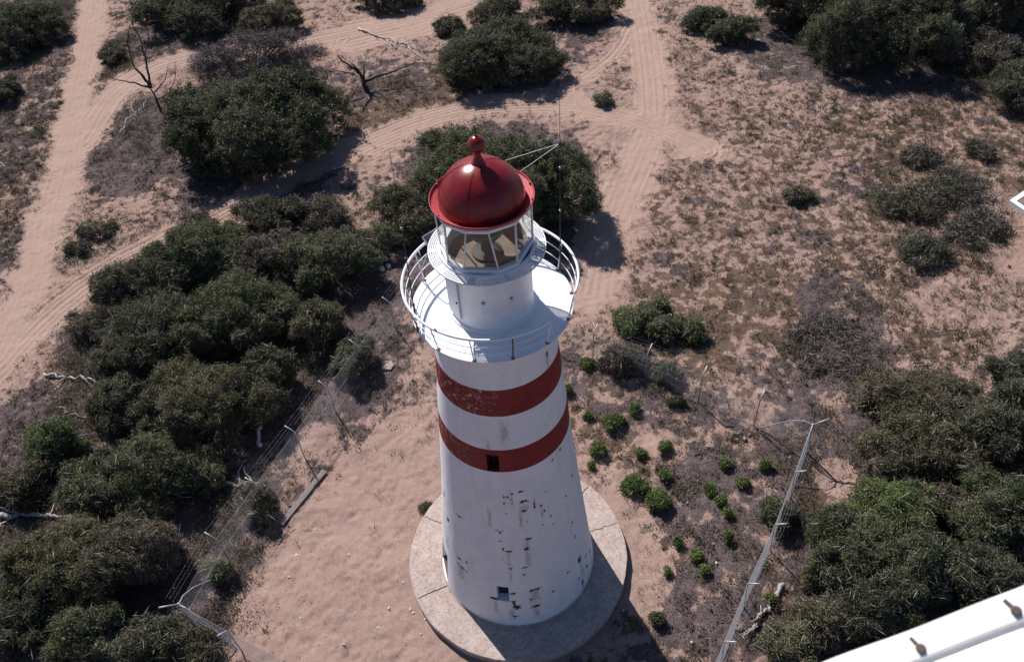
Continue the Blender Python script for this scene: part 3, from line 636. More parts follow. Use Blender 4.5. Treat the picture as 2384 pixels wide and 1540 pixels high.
# ------------------------------------------------------------------ aerials and solar panel on the gallery
def deckpt(a, f=0): return rp(a, f)
def aerial(a, tip, label, r0=.022):
    b0 = rp(a, .0)+pol(.04, a, 0); d = F*FD+Rt*(tip[0]-1192)-U*(tip[1]-770); n = np.array([0, 1., 0]); tt = ((b0-O)@n+.05)/(d@n); e = O+d*tt
    E_ = empty('whip_aerial', tuple(b0), label, 'aerial', 'whip aerials on the lighthouse gallery')
    p = [(e-b0)*k/4 for k in range(5)]; MB().tube(p, [r0, r0*.8, r0*.6, r0*.45, r0*.3], 6).build('rod', M['dark_metal'], E_)
    MB().tube([(e-b0)*0-np.array([0, 0, .03]), (e-b0)*.16], r0*1.35, 8).build('mount', M['dark_metal'], E_)
    for f in (.38, .62): MB().sphere((e-b0)*f, .04, 8).build('insulator', M['galvanised'], E_)
    return E_, b0, e
aerial(-158, (907, 352), 'tall thin dark whip aerial on the left side of the gallery railing')
E2, b2_, e2_ = aerial(26, (1303, 212), 'tall thin dark whip aerial on the right side, stayed to the red dome')
jn = b2_+(e2_-b2_)*.745
sy = MB()
for a in (72, 38): sy.tube([jn*1.0-b2_, pol(RIM, a, RIZ+.02)-b2_], .008, 6)
sy.build('stay_rod', M['galvanised'], E2); MB().sphere(jn-b2_, .05, 8).build('clamp', M['dark_metal'], E2)
c0 = at(982, 551, RZ-.10); SP = empty('solar_panel', tuple(c0), 'small blue solar panel in a white frame behind the upper gallery', 'solar panel')
u_ = at(1006, 536, RZ-.10)-c0; u_ /= np.linalg.norm(u_); v_ = at(999, 557, RZ-.22)-c0; v_ -= u_*(v_@u_); v_ /= np.linalg.norm(v_); n_ = np.cross(u_, v_); n_ = n_ if n_[2] > 0 else -n_
L1, L2 = .55, .42
MB().box(u_*L1/2+v_*L2/2, u_*(L1/2-.03), v_*(L2/2-.03), n_*.010).build('cells', M['solar'], SP)
fr_ = MB()
for c, a1, a2 in ((v_*.015+u_*L1/2, u_*L1/2, v_*.02), (v_*(L2-.015)+u_*L1/2, u_*L1/2, v_*.02), (u_*.015+v_*L2/2, u_*.02, v_*(L2/2-.036)), (u_*(L1-.015)+v_*L2/2, u_*.02, v_*(L2/2-.036))): fr_.box(c, a1, a2, n_*.018)
fr_.build('frame', M['white_paint'], SP); e_ = u_*L1/2+v_*L2/2; fr2 = MB().tube([e_-n_*.02, rp(150, .0)+np.array([0, 0, .5])-c0, rp(150, 0)-c0], .02, 6); fr2.build('bracket', M['galvanised'], SP)
# ------------------------------------------------------------------ chain link fence
FN = empty('chain_link_fence', (0, 0, GZ), 'chain link fence on angled steel posts enclosing the lighthouse sand yard', 'fence')
def gp_(x, y): return np.array([x, y, 0.])
cR = np.array([13.42, 3.83, 0]); cL = np.array([-13.26, -1.46, 0]); cB = np.array([-3.6, 17.3, 0]); dR = np.array([-.574, -.819, 0]); dF = np.array([.85, -.527, 0])
HB = 1.90; RUNS = []
leg = np.linalg.norm(cB-cR); nb = 8; back = [cR+(cB-cR)*k/nb for k in range(nb+1)]
back = [cR, gp_(11.576, 5.474), gp_(9.377, 7.20), gp_(7.151, 8.92), gp_(4.80, 10.594), gp_(2.6, 12.34), gp_(.45, 14.05), gp_(-1.6, 15.7), cB]
left = [cL, gp_(-12.25, 1.244), gp_(-10.95, 3.75), gp_(-9.51, 6.352), gp_(-8.20, 8.86), gp_(-6.85, 11.35), gp_(-5.3, 14.2), cB]
right = [cR]+[gp_(11.895, 1.534), gp_(10.314, -.778), gp_(8.540, -3.115), gp_(7.10, -5.19), gp_(5.4, -7.6)]
front = [cL, gp_(-11.16, -2.761), gp_(-8.9, -4.15), gp_(-6.6, -5.6)]
cen = np.array([0, 5., 0])
def post(p, corner, outw, tall=HB, lean=0):
    mb = MB(); up = np.array([0, 0, 1.]); foot = outw*lean
    if not corner:
        mb.tube([p-up*.1+foot, p+up*tall*.98, p+up*(tall+.06)+outw*.04, p+up*(tall+.38)+outw*.40], .030, 7)
        return mb.build('fence_post', M['galvanised'], FN, True)
    mb.tube([p-up*.1, p+up*(tall+.05)], .045, 8)
    mb.tube([p+up*(tall), p+up*(tall+.40)+outw*.62], .032, 7)
    po = mb.build('corner_post', M['galvanised'], FN, True); return po
def brace(po, p, dirn, tall=HB):
    up = np.array([0, 0, 1.]); mb = MB(); mb.tube([p+up*(tall-.02), p+up*(tall+.02)+dirn*.35, p+up*(tall-.35)+dirn*.9, p+up*.05+dirn*2.2], .028, 7); mb.build('brace', M['galvanised'], po)
def nrm(v): return v/np.linalg.norm(v)
for run, kind in ((back, 'b'), (left, 'l'), (right, 'r'), (front, 'f')):
    d_ = nrm(run[1]-run[0]); n_ = np.array([-d_[1], d_[0], 0]); mid_ = (run[0]+run[-1])/2
    if n_@(mid_-cen) < 0: n_ = -n_
    for i, p in enumerate(run):
        if (i == 0 and kind in 'rf') or (i == len(run)-1 and kind == 'l'): continue
        corner = np.allclose(p, cR) or np.allclose(p, cL) or np.allclose(p, cB)
        ow = nrm(p-cen) if corner else n_
        po = post(p, corner, ow, lean=.13 if kind == 'r' else 0)
        if np.allclose(p, cR): brace(po, p, nrm(back[1]-cR)); brace(po, p, nrm(right[1]-cR))
        if np.allclose(p, cL): brace(po, p, nrm(left[1]-cL)); brace(po, p, nrm(front[1]-cL))
    # woven wire: diagonal wires plus top, middle and bottom line wires
    V = []; Fc = []
    ln_ = .13 if kind == 'r' else 0.0
    def wire_(a, b_, r):
        a = a+n_*ln_*max(0, 1-a[2]/HB); b_ = b_+n_*ln_*max(0, 1-b_[2]/HB)
        d = b_-a; s1 = nrm(np.cross(d, n_))*r; s2 = n_*r; k = len(V)
        V.extend([a-s1, a+s1*.5+s2, a+s1*.5-s2, b_-s1, b_+s1*.5+s2, b_+s1*.5-s2]); Fc.extend([(k, k+1, k+4, k+3), (k+1, k+2, k+5, k+4), (k+2, k, k+3, k+5)])
    for a, b_ in zip(run[:-1], run[1:]):
        L = np.linalg.norm(b_-a); d = (b_-a)/L; sg = 0.0; H0, H1 = .03, HB-.04; hh = H1-H0; ptc = .085
        for s_ in np.arange(-hh+ptc*.3, L, ptc):
            for fl_ in (0, 1):
                x0, x1, z0, z1 = s_, s_+hh, H0, H1
                if x0 < 0: z0 += -x0; x0 = 0
                if x1 > L: z1 -= x1-L; x1 = L
                if x1-x0 < .03: continue
                if fl_: z0, z1 = H0+H1-z0, H0+H1-z1
                wire_(a+d*x0+np.array([0, 0, z0]), a+d*x1+np.array([0, 0, z1]), .0026 if kind == 'r' else .0017)
        for zz in (H0, .98, H1): wire_(a+np.array([0, 0, zz])+n_*.01, b_+np.array([0, 0, zz])+n_*.01, .005)
        for f in (.35, .65, .97): wire_(a+np.array([0, 0, HB+.06+.32*f])+n_*(.04+.36*f), b_+np.array([0, 0, HB+.06+.32*f])+n_*(.04+.36*f), .0016)
    mesh_obj('wire_mesh', np.array(V), np.array(Fc), M['wire'], FN)
# ------------------------------------------------------------------ shrubs and trees
def crown_pts(rx, ry, h, seed, dens=1.0, lobes=7, leaf=.13, low=.0, ragged=1.0):
    """leaf positions over a crown of overlapping uneven lobes, local coordinates, ground at z = 0"""
    r = np.random.default_rng(seed); Ls = []
    zc_ = h*.46
    nl = int(lobes*(3.6 if ragged > 1.5 else 2.4))
    for k in range(nl):
        if k == 0: c = np.array([0, 0, zc_*1.05]); q = .46
        else:
            a = r.uniform(0, 2*math.pi) if k > lobes else 2*math.pi*(k+r.uniform(-.4, .4))/lobes
            f = math.sqrt(r.uniform(.10, .80)); c = np.array([math.cos(a)*rx*f, math.sin(a)*ry*f, zc_*r.uniform(.25, 1.65)*(1.10-.5*f)]); q = r.uniform(.13, .36)*(1.12-.35*f)*(.55 if ragged > 1.5 else 1)
        Ls.append((c, np.array([rx*q*r.uniform(.8, 1.25), ry*q*r.uniform(.8, 1.25), h*.5*(q+.22)])))
    pts = []; nn = []; tone = []
    for c, R3 in Ls:
        area = 4*math.pi*((R3[0]*R3[1])**.8+(R3[0]*R3[2])**.8+(R3[1]*R3[2])**.8)/3
        rc = max(.10, min(.34, .15*(R3[0]+R3[1])))       # clump radius
        m_ = int(area/(rc*rc)*1.1)+4
        u = r.normal(size=(m_, 3)); u[:, 2] = np.where(u[:, 2] < -.25*np.abs(u[:, 0]), -u[:, 2], u[:, 2]); u /= np.linalg.norm(u, axis=1)[:, None]
        P = c+u*R3*(1+np.abs(r.normal(0, .22*ragged, m_))-.12)[:, None]
        keep = np.ones(m_, bool)
        for c2, R2 in Ls:
            if c2 is c: continue
            keep &= (((P-c2)/R2)**2).sum(1) > .62
        keep &= P[:, 2] > .05; keep &= r.uniform(0, 1, m_) < .64
        P = P[keep]; u = u[keep]
        if not len(P): continue
        per = max(5, int(dens*1.0*math.pi*rc*rc/(leaf*leaf*.55*.5)))
        nt_ = 5; tw = r.normal(size=(len(P), nt_, 3))*.75+u[:, None, :]*.9+np.array([0, 0, .25]); tw /= np.linalg.norm(tw, axis=2)[..., None]; tw *= r.uniform(.55, 1.75, (len(P), nt_, 1))
        pi_ = np.repeat(np.arange(len(P)), per); ti_ = r.integers(0, nt_, len(pi_)); cc = P[pi_]; uu = u[pi_]; tt_ = r.uniform(-.15, 1, len(pi_))[:, None]
        off = tw[pi_, ti_]*tt_*rc+r.normal(size=(len(cc), 3))*(.030+.28*rc*(1-tt_*.55))
        pts.append(cc+off); nn.append(off/rc*.5+uu*.5); tone.append(np.repeat(r.normal(.46, .20, len(P))+r.normal(0, .18), per)+r.normal(0, .14, len(cc)))
    P = np.concatenate(pts); N_ = np.concatenate(nn); T = np.clip(np.concatenate(tone), 0, 1)
    k = P[:, 2] > .02
    return P[k], N_[k], T[k], Ls
LEAFN = 0
def shrub(name, x, y, wpx, h, dep, kind, label, cat='shrub', group=None, dens=1.0, lobes=7, dead=0.0, leaf=None, seed=None, ragged=1.0, rz=None):
    """x, y: middle of the crown in the photograph; wpx: its width there; h: height in metres; dep: depth / width"""
    global LEAFN
    seed = seed if seed is not None else int(x*7+y*13) % 99991
    h = h*1.12; wpx = wpx*(1.04 if name == 'small_bush' else 1.16); C = at(x, y, GZ+h*.42); dist = pj(C)[2]; rx = wpx/2/FD*dist; ry = rx*dep
    gzz = gz(C[0], C[1]); leaf = leaf or (.064+.0013*max(0, dist-25))
    E_ = empty(name, (C[0], C[1], gzz), label, cat, group); rr = random.Random(seed)
    P, N_, T, Ls = crown_pts(rx, ry, h, seed, dens, lobes, leaf, ragged=ragged); LEAFN += len(P)
    rg = np.random.default_rng(seed+1); V, Fc = leafquads(P, N_, leaf, .55, rg)
    mesh_obj('crown', V, Fc, M[kind], E_, False, {'var': np.repeat(T, 4)})
    st = MB()
    for c, R3 in Ls:
        b0 = np.array([c[0]*.12, c[1]*.12, -.1]); k1 = c*np.array([.5, .5, .55])+np.array([rr.uniform(-.1, .1), rr.uniform(-.1, .1), 0])
        r0 = .03+.018*h
        st.tube([b0, k1, c+np.array([0, 0, R3[2]*.35])], [r0, r0*.6, r0*.2], 6)
        for q in range(3):
            e = c+np.array([rr.uniform(-1, 1)*R3[0], rr.uniform(-1, 1)*R3[1], rr.uniform(.0, .8)*R3[2]])*.85
            st.tube([k1+(c-k1)*.4, (c+e)/2, e], [r0*.4, r0*.25, r0*.1], 5)
    st.build('trunk', M['dark_wood'], E_)
    dead = max(dead, 1.15 if name != 'small_bush' else 0)
    if dead > 0:
        m_ = int(dead*620*rx*ry)+30; c_i = rg.integers(0, len(P), m_); Q = P[c_i]+rg.normal(0, .12, (m_, 3))+np.array([0, 0, .06]); Q[:, 2] = np.maximum(Q[:, 2], .03)
        V, Fc = leafquads(Q, N_[c_i]*.3, .42, .055, rg, 0); len(Q) and mesh_obj('dead_twigs', V, Fc, M['twig_grey'], E_, False, {'var': np.repeat(rg.uniform(0, 1, m_), 4)})
    return E_
exec_shrubs = [
 # --- far left and top
 ('shrub', 30, 60, 190, 3.2, .9, 'leaf_dark', 'dark bush filling the top left corner, left of the vertical sand track', dict(lobes=6)),
 ('shrub', 5, 210, 70, 1.2, 1.2, 'leaf_dark', 'low dark bush on the left edge below the corner bush', dict(lobes=4, dead=.3)),
 ('shrub', 455, 5, 250, 2.8, .8, 'leaf_dark', 'very dark bush on the top edge right of the vertical sand track', dict(lobes=8)),
 ('shrub', 640, 40, 130, 1.8, .7, 'leaf_olive', 'olive bush on the top edge beside the broad bare sand', dict(lobes=6, dead=.3)),
 ('shrub', 900, -5, 130, 1.6, .7, 'leaf_dark', 'low dark bush cut by the top edge above the pale fallen log', dict(lobes=5)),
 ('shrub', 262, 128, 60, .7, 1.4, 'leaf_brown', 'small rusty brown bush right beside the vertical sand track', dict(lobes=4, dead=.3, dens=.8)),
 ('shrub', 1160, 118, 270, 3.0, .75, 'leaf_dark', 'dark green bush with bare grey stems, north of the curving track', dict(lobes=9, dead=.35)),
 ('shrub', 1048, 60, 80, .9, .8, 'leaf_olive', 'small olive bush left of the grey stemmed bush at the top', dict(lobes=4)),
 ('shrub', 1160, 15, 110, 2.0, .8, 'leaf_olive', 'thin greyish bush on the top edge behind the dark green bush', dict(lobes=5, dead=.9, dens=.5)),
 ('shrub', 1335, 14, 190, 1.9, .6, 'leaf_olive', 'round brownish green bush on the top edge left of the sandy crossing', dict(lobes=7, dead=.2)),
 ('shrub', 1640, 45, 95, 1.5, .8, 'leaf_green', 'left one of two joined fresh green bushes at the top right', dict(lobes=5)),
 ('shrub', 1712, 72, 105, 1.6, .8, 'leaf_green', 'right one of two joined fresh green bushes at the top right', dict(lobes=5)),
 ('large_tree', 2080, 50, 310, 5.0, .8, 'leaf_dark', 'tallest dark tree at the top right casting a black shadow', dict(lobes=10, cat='tree')),
 ('shrub', 1870, -5, 200, 3.4, .7, 'leaf_dark', 'dark bush on the top edge above the scattered dead sticks', dict(lobes=7)),
 ('large_tree', 2290, 0, 230, 4.0, .8, 'leaf_dark', 'dark tree on the top edge right of the tallest tree', dict(lobes=8, cat='tree')),
 ('shrub', 2265, 110, 190, 1.5, .8, 'leaf_brown', 'brown dry bush below the dark trees in the top right corner', dict(lobes=7, dead=.5, dens=.8)),
 ('shrub', 2385, 200, 130, 2.2, 1.1, 'leaf_dark', 'dark bush on the right edge below the brown dry bush', dict(lobes=6, dead=.2)),
 # --- big bush left, behind the tower
 ('shrub', 588, 285, 350, 4.8, .80, 'leaf_dark', 'largest dark green bush, between the dead forked tree and the broken stump', dict(lobes=13, dead=.14, leaf=.13)),
 ('shrub', 590, 130, 260, 2.4, .6, 'twig_grey', 'leafless grey thicket behind the largest dark green bush', dict(lobes=8, dens=.14, dead=2.2, cat='dead shrub')),
 ('shrub', 1085, 395, 250, 4.2, .85, 'leaf_green', 'left half of the round bush behind the red dome', dict(lobes=8, dead=.15)),
 ('shrub', 1240, 425, 265, 4.6, .95, 'leaf_green', 'right half of the round bush behind the red dome', dict(lobes=8, dead=.1)),
 ('shrub', 950, 485, 170, 2.0, .9, 'leaf_olive', 'thin olive bush left of the round bush, behind the whip aerial', dict(lobes=6, dead=.8, dens=.8)),
 ('shrub', 885, 560, 100, 1.5, .9, 'leaf_green', 'sparse green bush between the thicket and the gallery railing', dict(lobes=5, dead=.9, dens=.6)),
 # --- thicket left of the tower
 ('shrub', 465, 590, 190, 2.6, .8, 'leaf_green', 'rounded bush at the top of the left thicket beside the rutted track', dict(lobes=7, dead=.25)),
 ('shrub', 330, 660, 190, 2.6, .9, 'leaf_dark', 'dark bush on the track side corner of the left thicket', dict(lobes=7, dead=.25)),
 ('shrub', 610, 500, 160, 1.6, .7, 'leaf_olive', 'low olive bush at the upper end of the thicket near the track', dict(lobes=6, dead=.5, dens=.8)),
 ('shrub', 630, 590, 150, 2.0, .8, 'leaf_brown', 'grey brown half dead bush inside the thicket', dict(lobes=6, dead=2.0, dens=.6)),
 ('shrub', 760, 600, 190, 2.7, .85, 'leaf_green', 'green bush in the thicket left of the white debris', dict(lobes=8, dead=.3)),
 ('shrub', 750, 495, 130, 1.3, .7, 'leaf_olive', 'low dry bush between the largest bush and the thicket', dict(lobes=5, dead=1.6, dens=.5)),
 ('shrub', 560, 730, 240, 3.0, .8, 'leaf_green', 'broad pale green bush in the middle of the left thicket', dict(lobes=9, dead=.2)),
 ('shrub', 345, 790, 230, 3.0, .85, 'leaf_dark', 'dark bush in the middle left of the thicket above the bare logs', dict(lobes=8, dead=.15)),
 ('shrub', 735, 750, 130, 2.2, .8, 'leaf_olive', 'yellowish olive bush at the tower side of the thicket', dict(lobes=6)),
 ('shrub', 480, 945, 260, 3.0, .8, 'leaf_olive', 'brownish olive bush at the lower end of the thicket', dict(lobes=9, dead=.25, dens=.9)),
 ('shrub', 290, 930, 150, 2.2, .8, 'leaf_dark', 'dark bush at the lower left corner of the thicket', dict(lobes=6)),
 ('shrub', 615, 860, 150, 2.2, .8, 'leaf_dark', 'dark bush above the bare white standing trunk', dict(lobes=6, dead=.3)),
 ('shrub', 825, 830, 105, 1.6, .8, 'leaf_green', 'green bush leaning over the left fence line', dict(lobes=5, dens=.8)),
 ('shrub', 205, 760, 110, .9, .9, 'leaf_brown', 'low brown scrub between the left track and the thicket', dict(lobes=5, dead=.9, dens=.6)),
 # --- lower left
 ('shrub', 120, 1025, 135, 1.9, .9, 'leaf_bright', 'yellow green round bush below the thin curved branch', dict(lobes=5, dens=.9)),
 ('shrub', 325, 1105, 290, 2.5, .62, 'leaf_green', 'wide grey green bush just above the long fallen trunk', dict(lobes=9, dead=.5)),
 ('shrub', 45, 1135, 140, 1.5, .7, 'leaf_olive', 'olive bush on the left edge above the long fallen trunk', dict(lobes=5, dens=.8)),
 ('shrub', 160, 1330, 250, 2.8, .75, 'leaf_olive', 'broad brown green bush right of the bare forked branch', dict(lobes=9, dead=.35)),
 ('shrub', 285, 1290, 190, 2.4, .8, 'leaf_brown', 'brown bush between the broad bush and the corner fence post', dict(lobes=7, dead=.5)),
 ('shrub', 330, 1210, 90, 1.5, .8, 'leaf_green', 'small green bush just below the long fallen trunk', dict(lobes=4)),
 ('shrub', 605, 1165, 95, 1.4, .8, 'leaf_olive', 'see through olive bush growing in the left fence mesh', dict(lobes=5, dens=.45, dead=.8)),
 ('shrub', 70, 1440, 150, 1.6, .8, 'leaf_dark', 'dark bush near the bottom left corner', dict(lobes=6, dead=.2)),
 ('shrub', 200, 1465, 170, 1.9, .8, 'leaf_green', 'green bush on the bottom edge left of the corner fence post', dict(lobes=6)),
 ('shrub', 330, 1500, 160, 1.5, .7, 'leaf_dark', 'dark bush on the bottom edge below the corner fence post', dict(lobes=6, dead=.4)),
 ('shrub', 465, 1510, 100, 1.0, .8, 'leaf_olive', 'low olive bush on the bottom edge beside the fence mesh', dict(lobes=5, dead=.4, dens=.7)),
 ('shrub', 510, 1330, 60, .8, .9, 'leaf_bright', 'little yellow green bush behind the corner fence post', dict(lobes=4, dens=.6)),
 # --- right side
 ('shrub', 2075, 1190, 200, 2.0, .7, 'leaf_bright', 'pale green leafy bush nearest the brace shadow of the right corner post', dict(lobes=8, dens=.85)),
 ('shrub', 1985, 1290, 220, 2.4, .8, 'leaf_green', 'round green bush beside the lower right fence line', dict(lobes=8)),
 ('shrub', 2130, 1310, 200, 2.6, .8, 'leaf_green', 'mid green bush in the middle of the right hand thicket', dict(lobes=8)),
 ('shrub', 2020, 1410, 210, 2.2, .7, 'leaf_dark', 'dark bush above the white helicopter edge', dict(lobes=7)),
 ('shrub', 1900, 1440, 130, 1.5, .8, 'leaf_olive', 'brownish yellow bush left of the dark bush at the bottom right', dict(lobes=5, dead=.5)),
 ('shrub', 1845, 1512, 130, 1.3, .8, 'leaf_green', 'green bush on the bottom edge beside the fence end', dict(lobes=5, dens=.8)),
 ('shrub', 2140, 945, 240, 1.9, .7, 'leaf_olive', 'flat olive brown bush at the upper edge of the right thicket', dict(lobes=8, dead=.5, dens=.75)),
 ('shrub', 2150, 1060, 220, 2.2, .7, 'leaf_olive', 'olive bush between the flat brown bush and the pale leafy bush', dict(lobes=8, dead=.2)),
 ('shrub', 2320, 1000, 200, 3.0, .9, 'leaf_dark', 'dark bush on the right edge of the right hand thicket', dict(lobes=7, dead=.2)),
 ('shrub', 2330, 1200, 220, 3.0, .8, 'leaf_green', 'large green bush on the right edge above the helicopter', dict(lobes=8)),
 ('shrub', 2235, 1180, 120, 1.8, .8, 'leaf_brown', 'grey brown bush between the pale leafy bush and the right edge', dict(lobes=6, dead=1.2, dens=.6)),
 ('shrub', 2260, 1350, 230, 2.4, .7, 'leaf_dark', 'dark bush touching the far end of the helicopter edge', dict(lobes=7, dead=.2)),
 ('shrub', 2375, 870, 110, 1.6, 1.1, 'leaf_dark', 'small dark bush on the right edge above the right thicket', dict(lobes=5, dead=.3)),
 ('shrub', 1815, 1195, 90, 1.1, .9, 'leaf_green', 'see through green bush just behind the right fence mesh', dict(lobes=4, dens=.5)),
 # --- scrub in the open field
 ('shrub', 2120, 470, 150, .7, .7, 'leaf_olive', 'low ragged bush left in the dark scrub patch by the shed', dict(lobes=8, dens=.34, ragged=3.2)),
 ('shrub', 2225, 440, 130, .8, .9, 'leaf_dark', 'taller dark ragged bush in the scrub patch by the shed', dict(lobes=7, dens=.34, ragged=3.2)),
 ('shrub', 2270, 530, 140, .7, .8, 'leaf_dark', 'dark ragged bush right in the scrub patch below the shed corner', dict(lobes=7, dens=.34, ragged=3.2)),
 ('shrub', 2150, 585, 120, .8, .9, 'leaf_dark', 'lowest dark ragged bush of the scrub patch by the shed', dict(lobes=6, dens=.34, ragged=3.2)),
 ('shrub', 2145, 365, 80, .6, .8, 'leaf_dark', 'small dark bush above the scrub patch by the shed', dict(lobes=5, dens=.4, ragged=2.6)),
 ('shrub', 2285, 350, 60, .6, 1.2, 'leaf_dark', 'narrow dark bush right above the scrub patch by the shed', dict(lobes=4, dens=.45, ragged=2.6)),
 ('shrub', 1400, 232, 45, .6, .8, 'leaf_bright', 'small yellow green bush on the track bend right of the aerial tip', dict(lobes=4, dens=.7)),
 ('shrub', 1855, 455, 60, .6, .8, 'leaf_olive', 'small olive bush in the middle of the open grass field', dict(lobes=4, dens=.7)),
 ('shrub', 1485, 745, 85, 1.1, 1.0, 'leaf_bright', 'bright green bush behind the right fence, nearest the gallery', dict(lobes=6)),
 ('shrub', 1545, 765, 75, 1.0, .9, 'leaf_green', 'middle one of the green bushes behind the right fence', dict(lobes=5)),
 ('shrub', 1612, 765, 70, 1.0, 1.0, 'leaf_bright', 'rightmost green bush behind the right fence', dict(lobes=5)),
 ('shrub', 1538, 715, 45, .7, .8, 'leaf_bright', 'small green sprig above the row of green bushes', dict(lobes=3)),
 ('shrub', 1455, 838, 110, 1.2, .6, 'leaf_brown', 'grey green bush seen through the right fence mesh', dict(lobes=6, dens=.6, dead=.8)),
 ('shrub', 1553, 868, 60, 1.0, .8, 'leaf_green', 'pale green bush seen through the right fence mesh', dict(lobes=4, dens=.6)),
 ('shrub', 1925, 800, 160, .22, 1.1, 'leaf_brown', 'flat greyish scrub patch in the field right of the fence', dict(lobes=8, dens=.15, dead=.4)),
 ('shrub', 225, 535, 90, .6, .6, 'leaf_green', 'low green creeper between the two left hand tracks', dict(lobes=6, dens=.35, ragged=2)),
 ('shrub', 180, 578, 60, .5, .7, 'leaf_green', 'small green creeper beside the wide left track', dict(lobes=5, dens=.35, ragged=2)),
 ('shrub', 460, 515, 90, .7, .7, 'leaf_olive', 'low green sprigs on the track verge below the largest bush', dict(lobes=5, dens=.4, ragged=2)),
 # --- small green plants in the yard
 ('small_bush', 1432, 985, 56, .65, .9, 'leaf_bright', 'largest green plant in the yard right of the upper tower', dict(lobes=5)),
 ('small_bush', 1396, 1045, 44, .6, .9, 'leaf_bright', 'round green plant nearest the tower between the band and the plinth', dict(lobes=4)),
 ('small_bush', 1368, 967, 22, .4, .9, 'leaf_bright', 'small green plant just right of the lower red band', dict(lobes=3)),
 ('small_bush', 1478, 952, 26, .5, 1.2, 'leaf_bright', 'narrow green plant above right of the largest yard plant', dict(lobes=3)),
 ('small_bush', 1548, 1040, 36, .5, .9, 'leaf_green', 'dark round plant in the middle of the yard near the bare patch', dict(lobes=4)),
 ('small_bush', 1492, 1055, 28, .4, .9, 'leaf_bright', 'small plant below right of the bare sand patch', dict(lobes=3)),
 ('small_bush', 1550, 1105, 32, .5, 1.0, 'leaf_green', 'green plant above the pair beside the plinth', dict(lobes=3)),
 ('small_bush', 1475, 1130, 70, .6, .8, 'leaf_bright', 'spreading green plant, left one of the pair beside the plinth', dict(lobes=6, dens=.7)),
 ('small_bush', 1530, 1160, 60, .8, 1.1, 'leaf_bright', 'tall green plant, right one of the pair beside the plinth', dict(lobes=5)),
 ('small_bush', 1655, 1138, 30, .45, .9, 'leaf_green', 'round dark plant midway between plinth pair and fence', dict(lobes=3)),
 ('small_bush', 1680, 1165, 22, .4, .9, 'leaf_green', 'upper one of two tiny plants in line toward the fence', dict(lobes=3)),
 ('small_bush', 1694, 1193, 22, .4, .9, 'leaf_green', 'lower one of two tiny plants in line toward the fence', dict(lobes=3)),
 ('small_bush', 1730, 1123, 34, .4, .7, 'leaf_green', 'twin topped plant close to the right fence', dict(lobes=3)),
 ('small_bush', 1696, 1250, 26, .45, .9, 'leaf_bright', 'single green plant halfway down the right fence yard', dict(lobes=3)),
 ('small_bush', 1622, 1295, 32, .45, 1.0, 'leaf_green', 'green plant right of the plinth shadow edge', dict(lobes=3)),
 ('small_bush', 1640, 1328, 22, .35, .9, 'leaf_green', 'small plant just below the one right of the plinth', dict(lobes=3)),
 ('small_bush', 1797, 1395, 24, .4, .9, 'leaf_green', 'small dark plant behind the fence above the bark log', dict(lobes=3)),
 ('small_bush', 1530, 1440, 34, .5, .9, 'leaf_dark', 'dark plant at the edge of the tower shadow', dict(lobes=3)),
 ('small_bush', 1690, 1078, 34, .4, .8, 'leaf_green', 'low plant in the yard left of the upper fence shadow', dict(lobes=4, dens=.7)),
 ('small_bush', 1783, 1080, 30, .45, .9, 'leaf_green', 'dark plant on the fence shadow left of the corner post', dict(lobes=3)),
 ('small_bush', 1320, 905, 22, .5, 1.2, 'leaf_green', 'green plant just right of the upper red band', dict(lobes=3)),
 ('small_bush', 1368, 845, 36, .5, .8, 'leaf_green', 'green plant at the foot of the fence right of the gallery', dict(lobes=4)),
 ('small_bush', 1575, 935, 50, .4, .5, 'leaf_dark', 'low dark plant under the right fence', dict(lobes=4)),
 ('small_bush', 1377, 1083, 14, .3, .9, 'leaf_green', 'tiny plant between the round plant and the plinth', dict(lobes=3)),
 ('small_bush', 993, 1180, 36, .18, .8, 'leaf_olive', 'low weed at the left edge of the plinth', dict(lobes=4, dens=.8)),
 ('small_bush', 1555, 1330, 20, .3, .9, 'leaf_green', 'tiny plant on the sand right of the plinth shadow', dict(lobes=3)),
 ('small_bush', 1578, 1262, 20, .35, 1, 'leaf_green', 'tiny plant right of the plinth joint', dict(lobes=3)),
]
for nm, x, y, w_, h_, dp, kd, lb, kw in exec_shrubs:
    kw = dict(kw)
    if nm == 'small_bush': shrub(nm, x, y, w_*.84, h_*.80, dp, 'leaf_bright' if kd == 'leaf_green' else kd, lb, 'plant', 'green plants in the lighthouse yard', leaf=.070, dens=kw.pop('dens', .85), ragged=1.5, **kw)
    else: shrub(nm, x, y, w_, h_, dp, kd, lb, kw.pop('cat', 'shrub'), dens=kw.pop('dens', .92), **kw)
print('leaves', LEAFN)
# ------------------------------------------------------------------ dead trees, logs, debris
def wob(pts, n=5, amp=.05, seed=0):
    r = np.random.default_rng(seed); out_ = [pts[0]]
    for a, b_ in zip(pts[:-1], pts[1:]):
        L = np.linalg.norm(b_-a)
        for k in range(1, n+1):
            p = a+(b_-a)*k/n; out_.append(p+(r.normal(0, amp, 3)*min(1, L) if k < n else 0))
    return out_
def dead_tree(name, base, parts, label, material, r0, group=None, cat='dead tree', seed=1):
    """parts: list of (points in photo, radius factor, push) on the upright plane through the base"""
    B = at(*base); E_ = empty(name, tuple(B), label, cat, group)
    for i, (pl, rf, sl_) in enumerate(parts):
        W3 = [upright(x, y, B, sl_*k) for k, (x, y) in enumerate(pl)]
        W3 = wob(W3, 4, .035, seed+i); n = len(W3)
        rad = [r0*rf*(1-.8*k/(n-1)) for k in range(n)]
        MB().tube([p-B for p in W3], rad, 7).build('trunk' if i == 0 else 'branch', M[material], E_, True)
    return E_
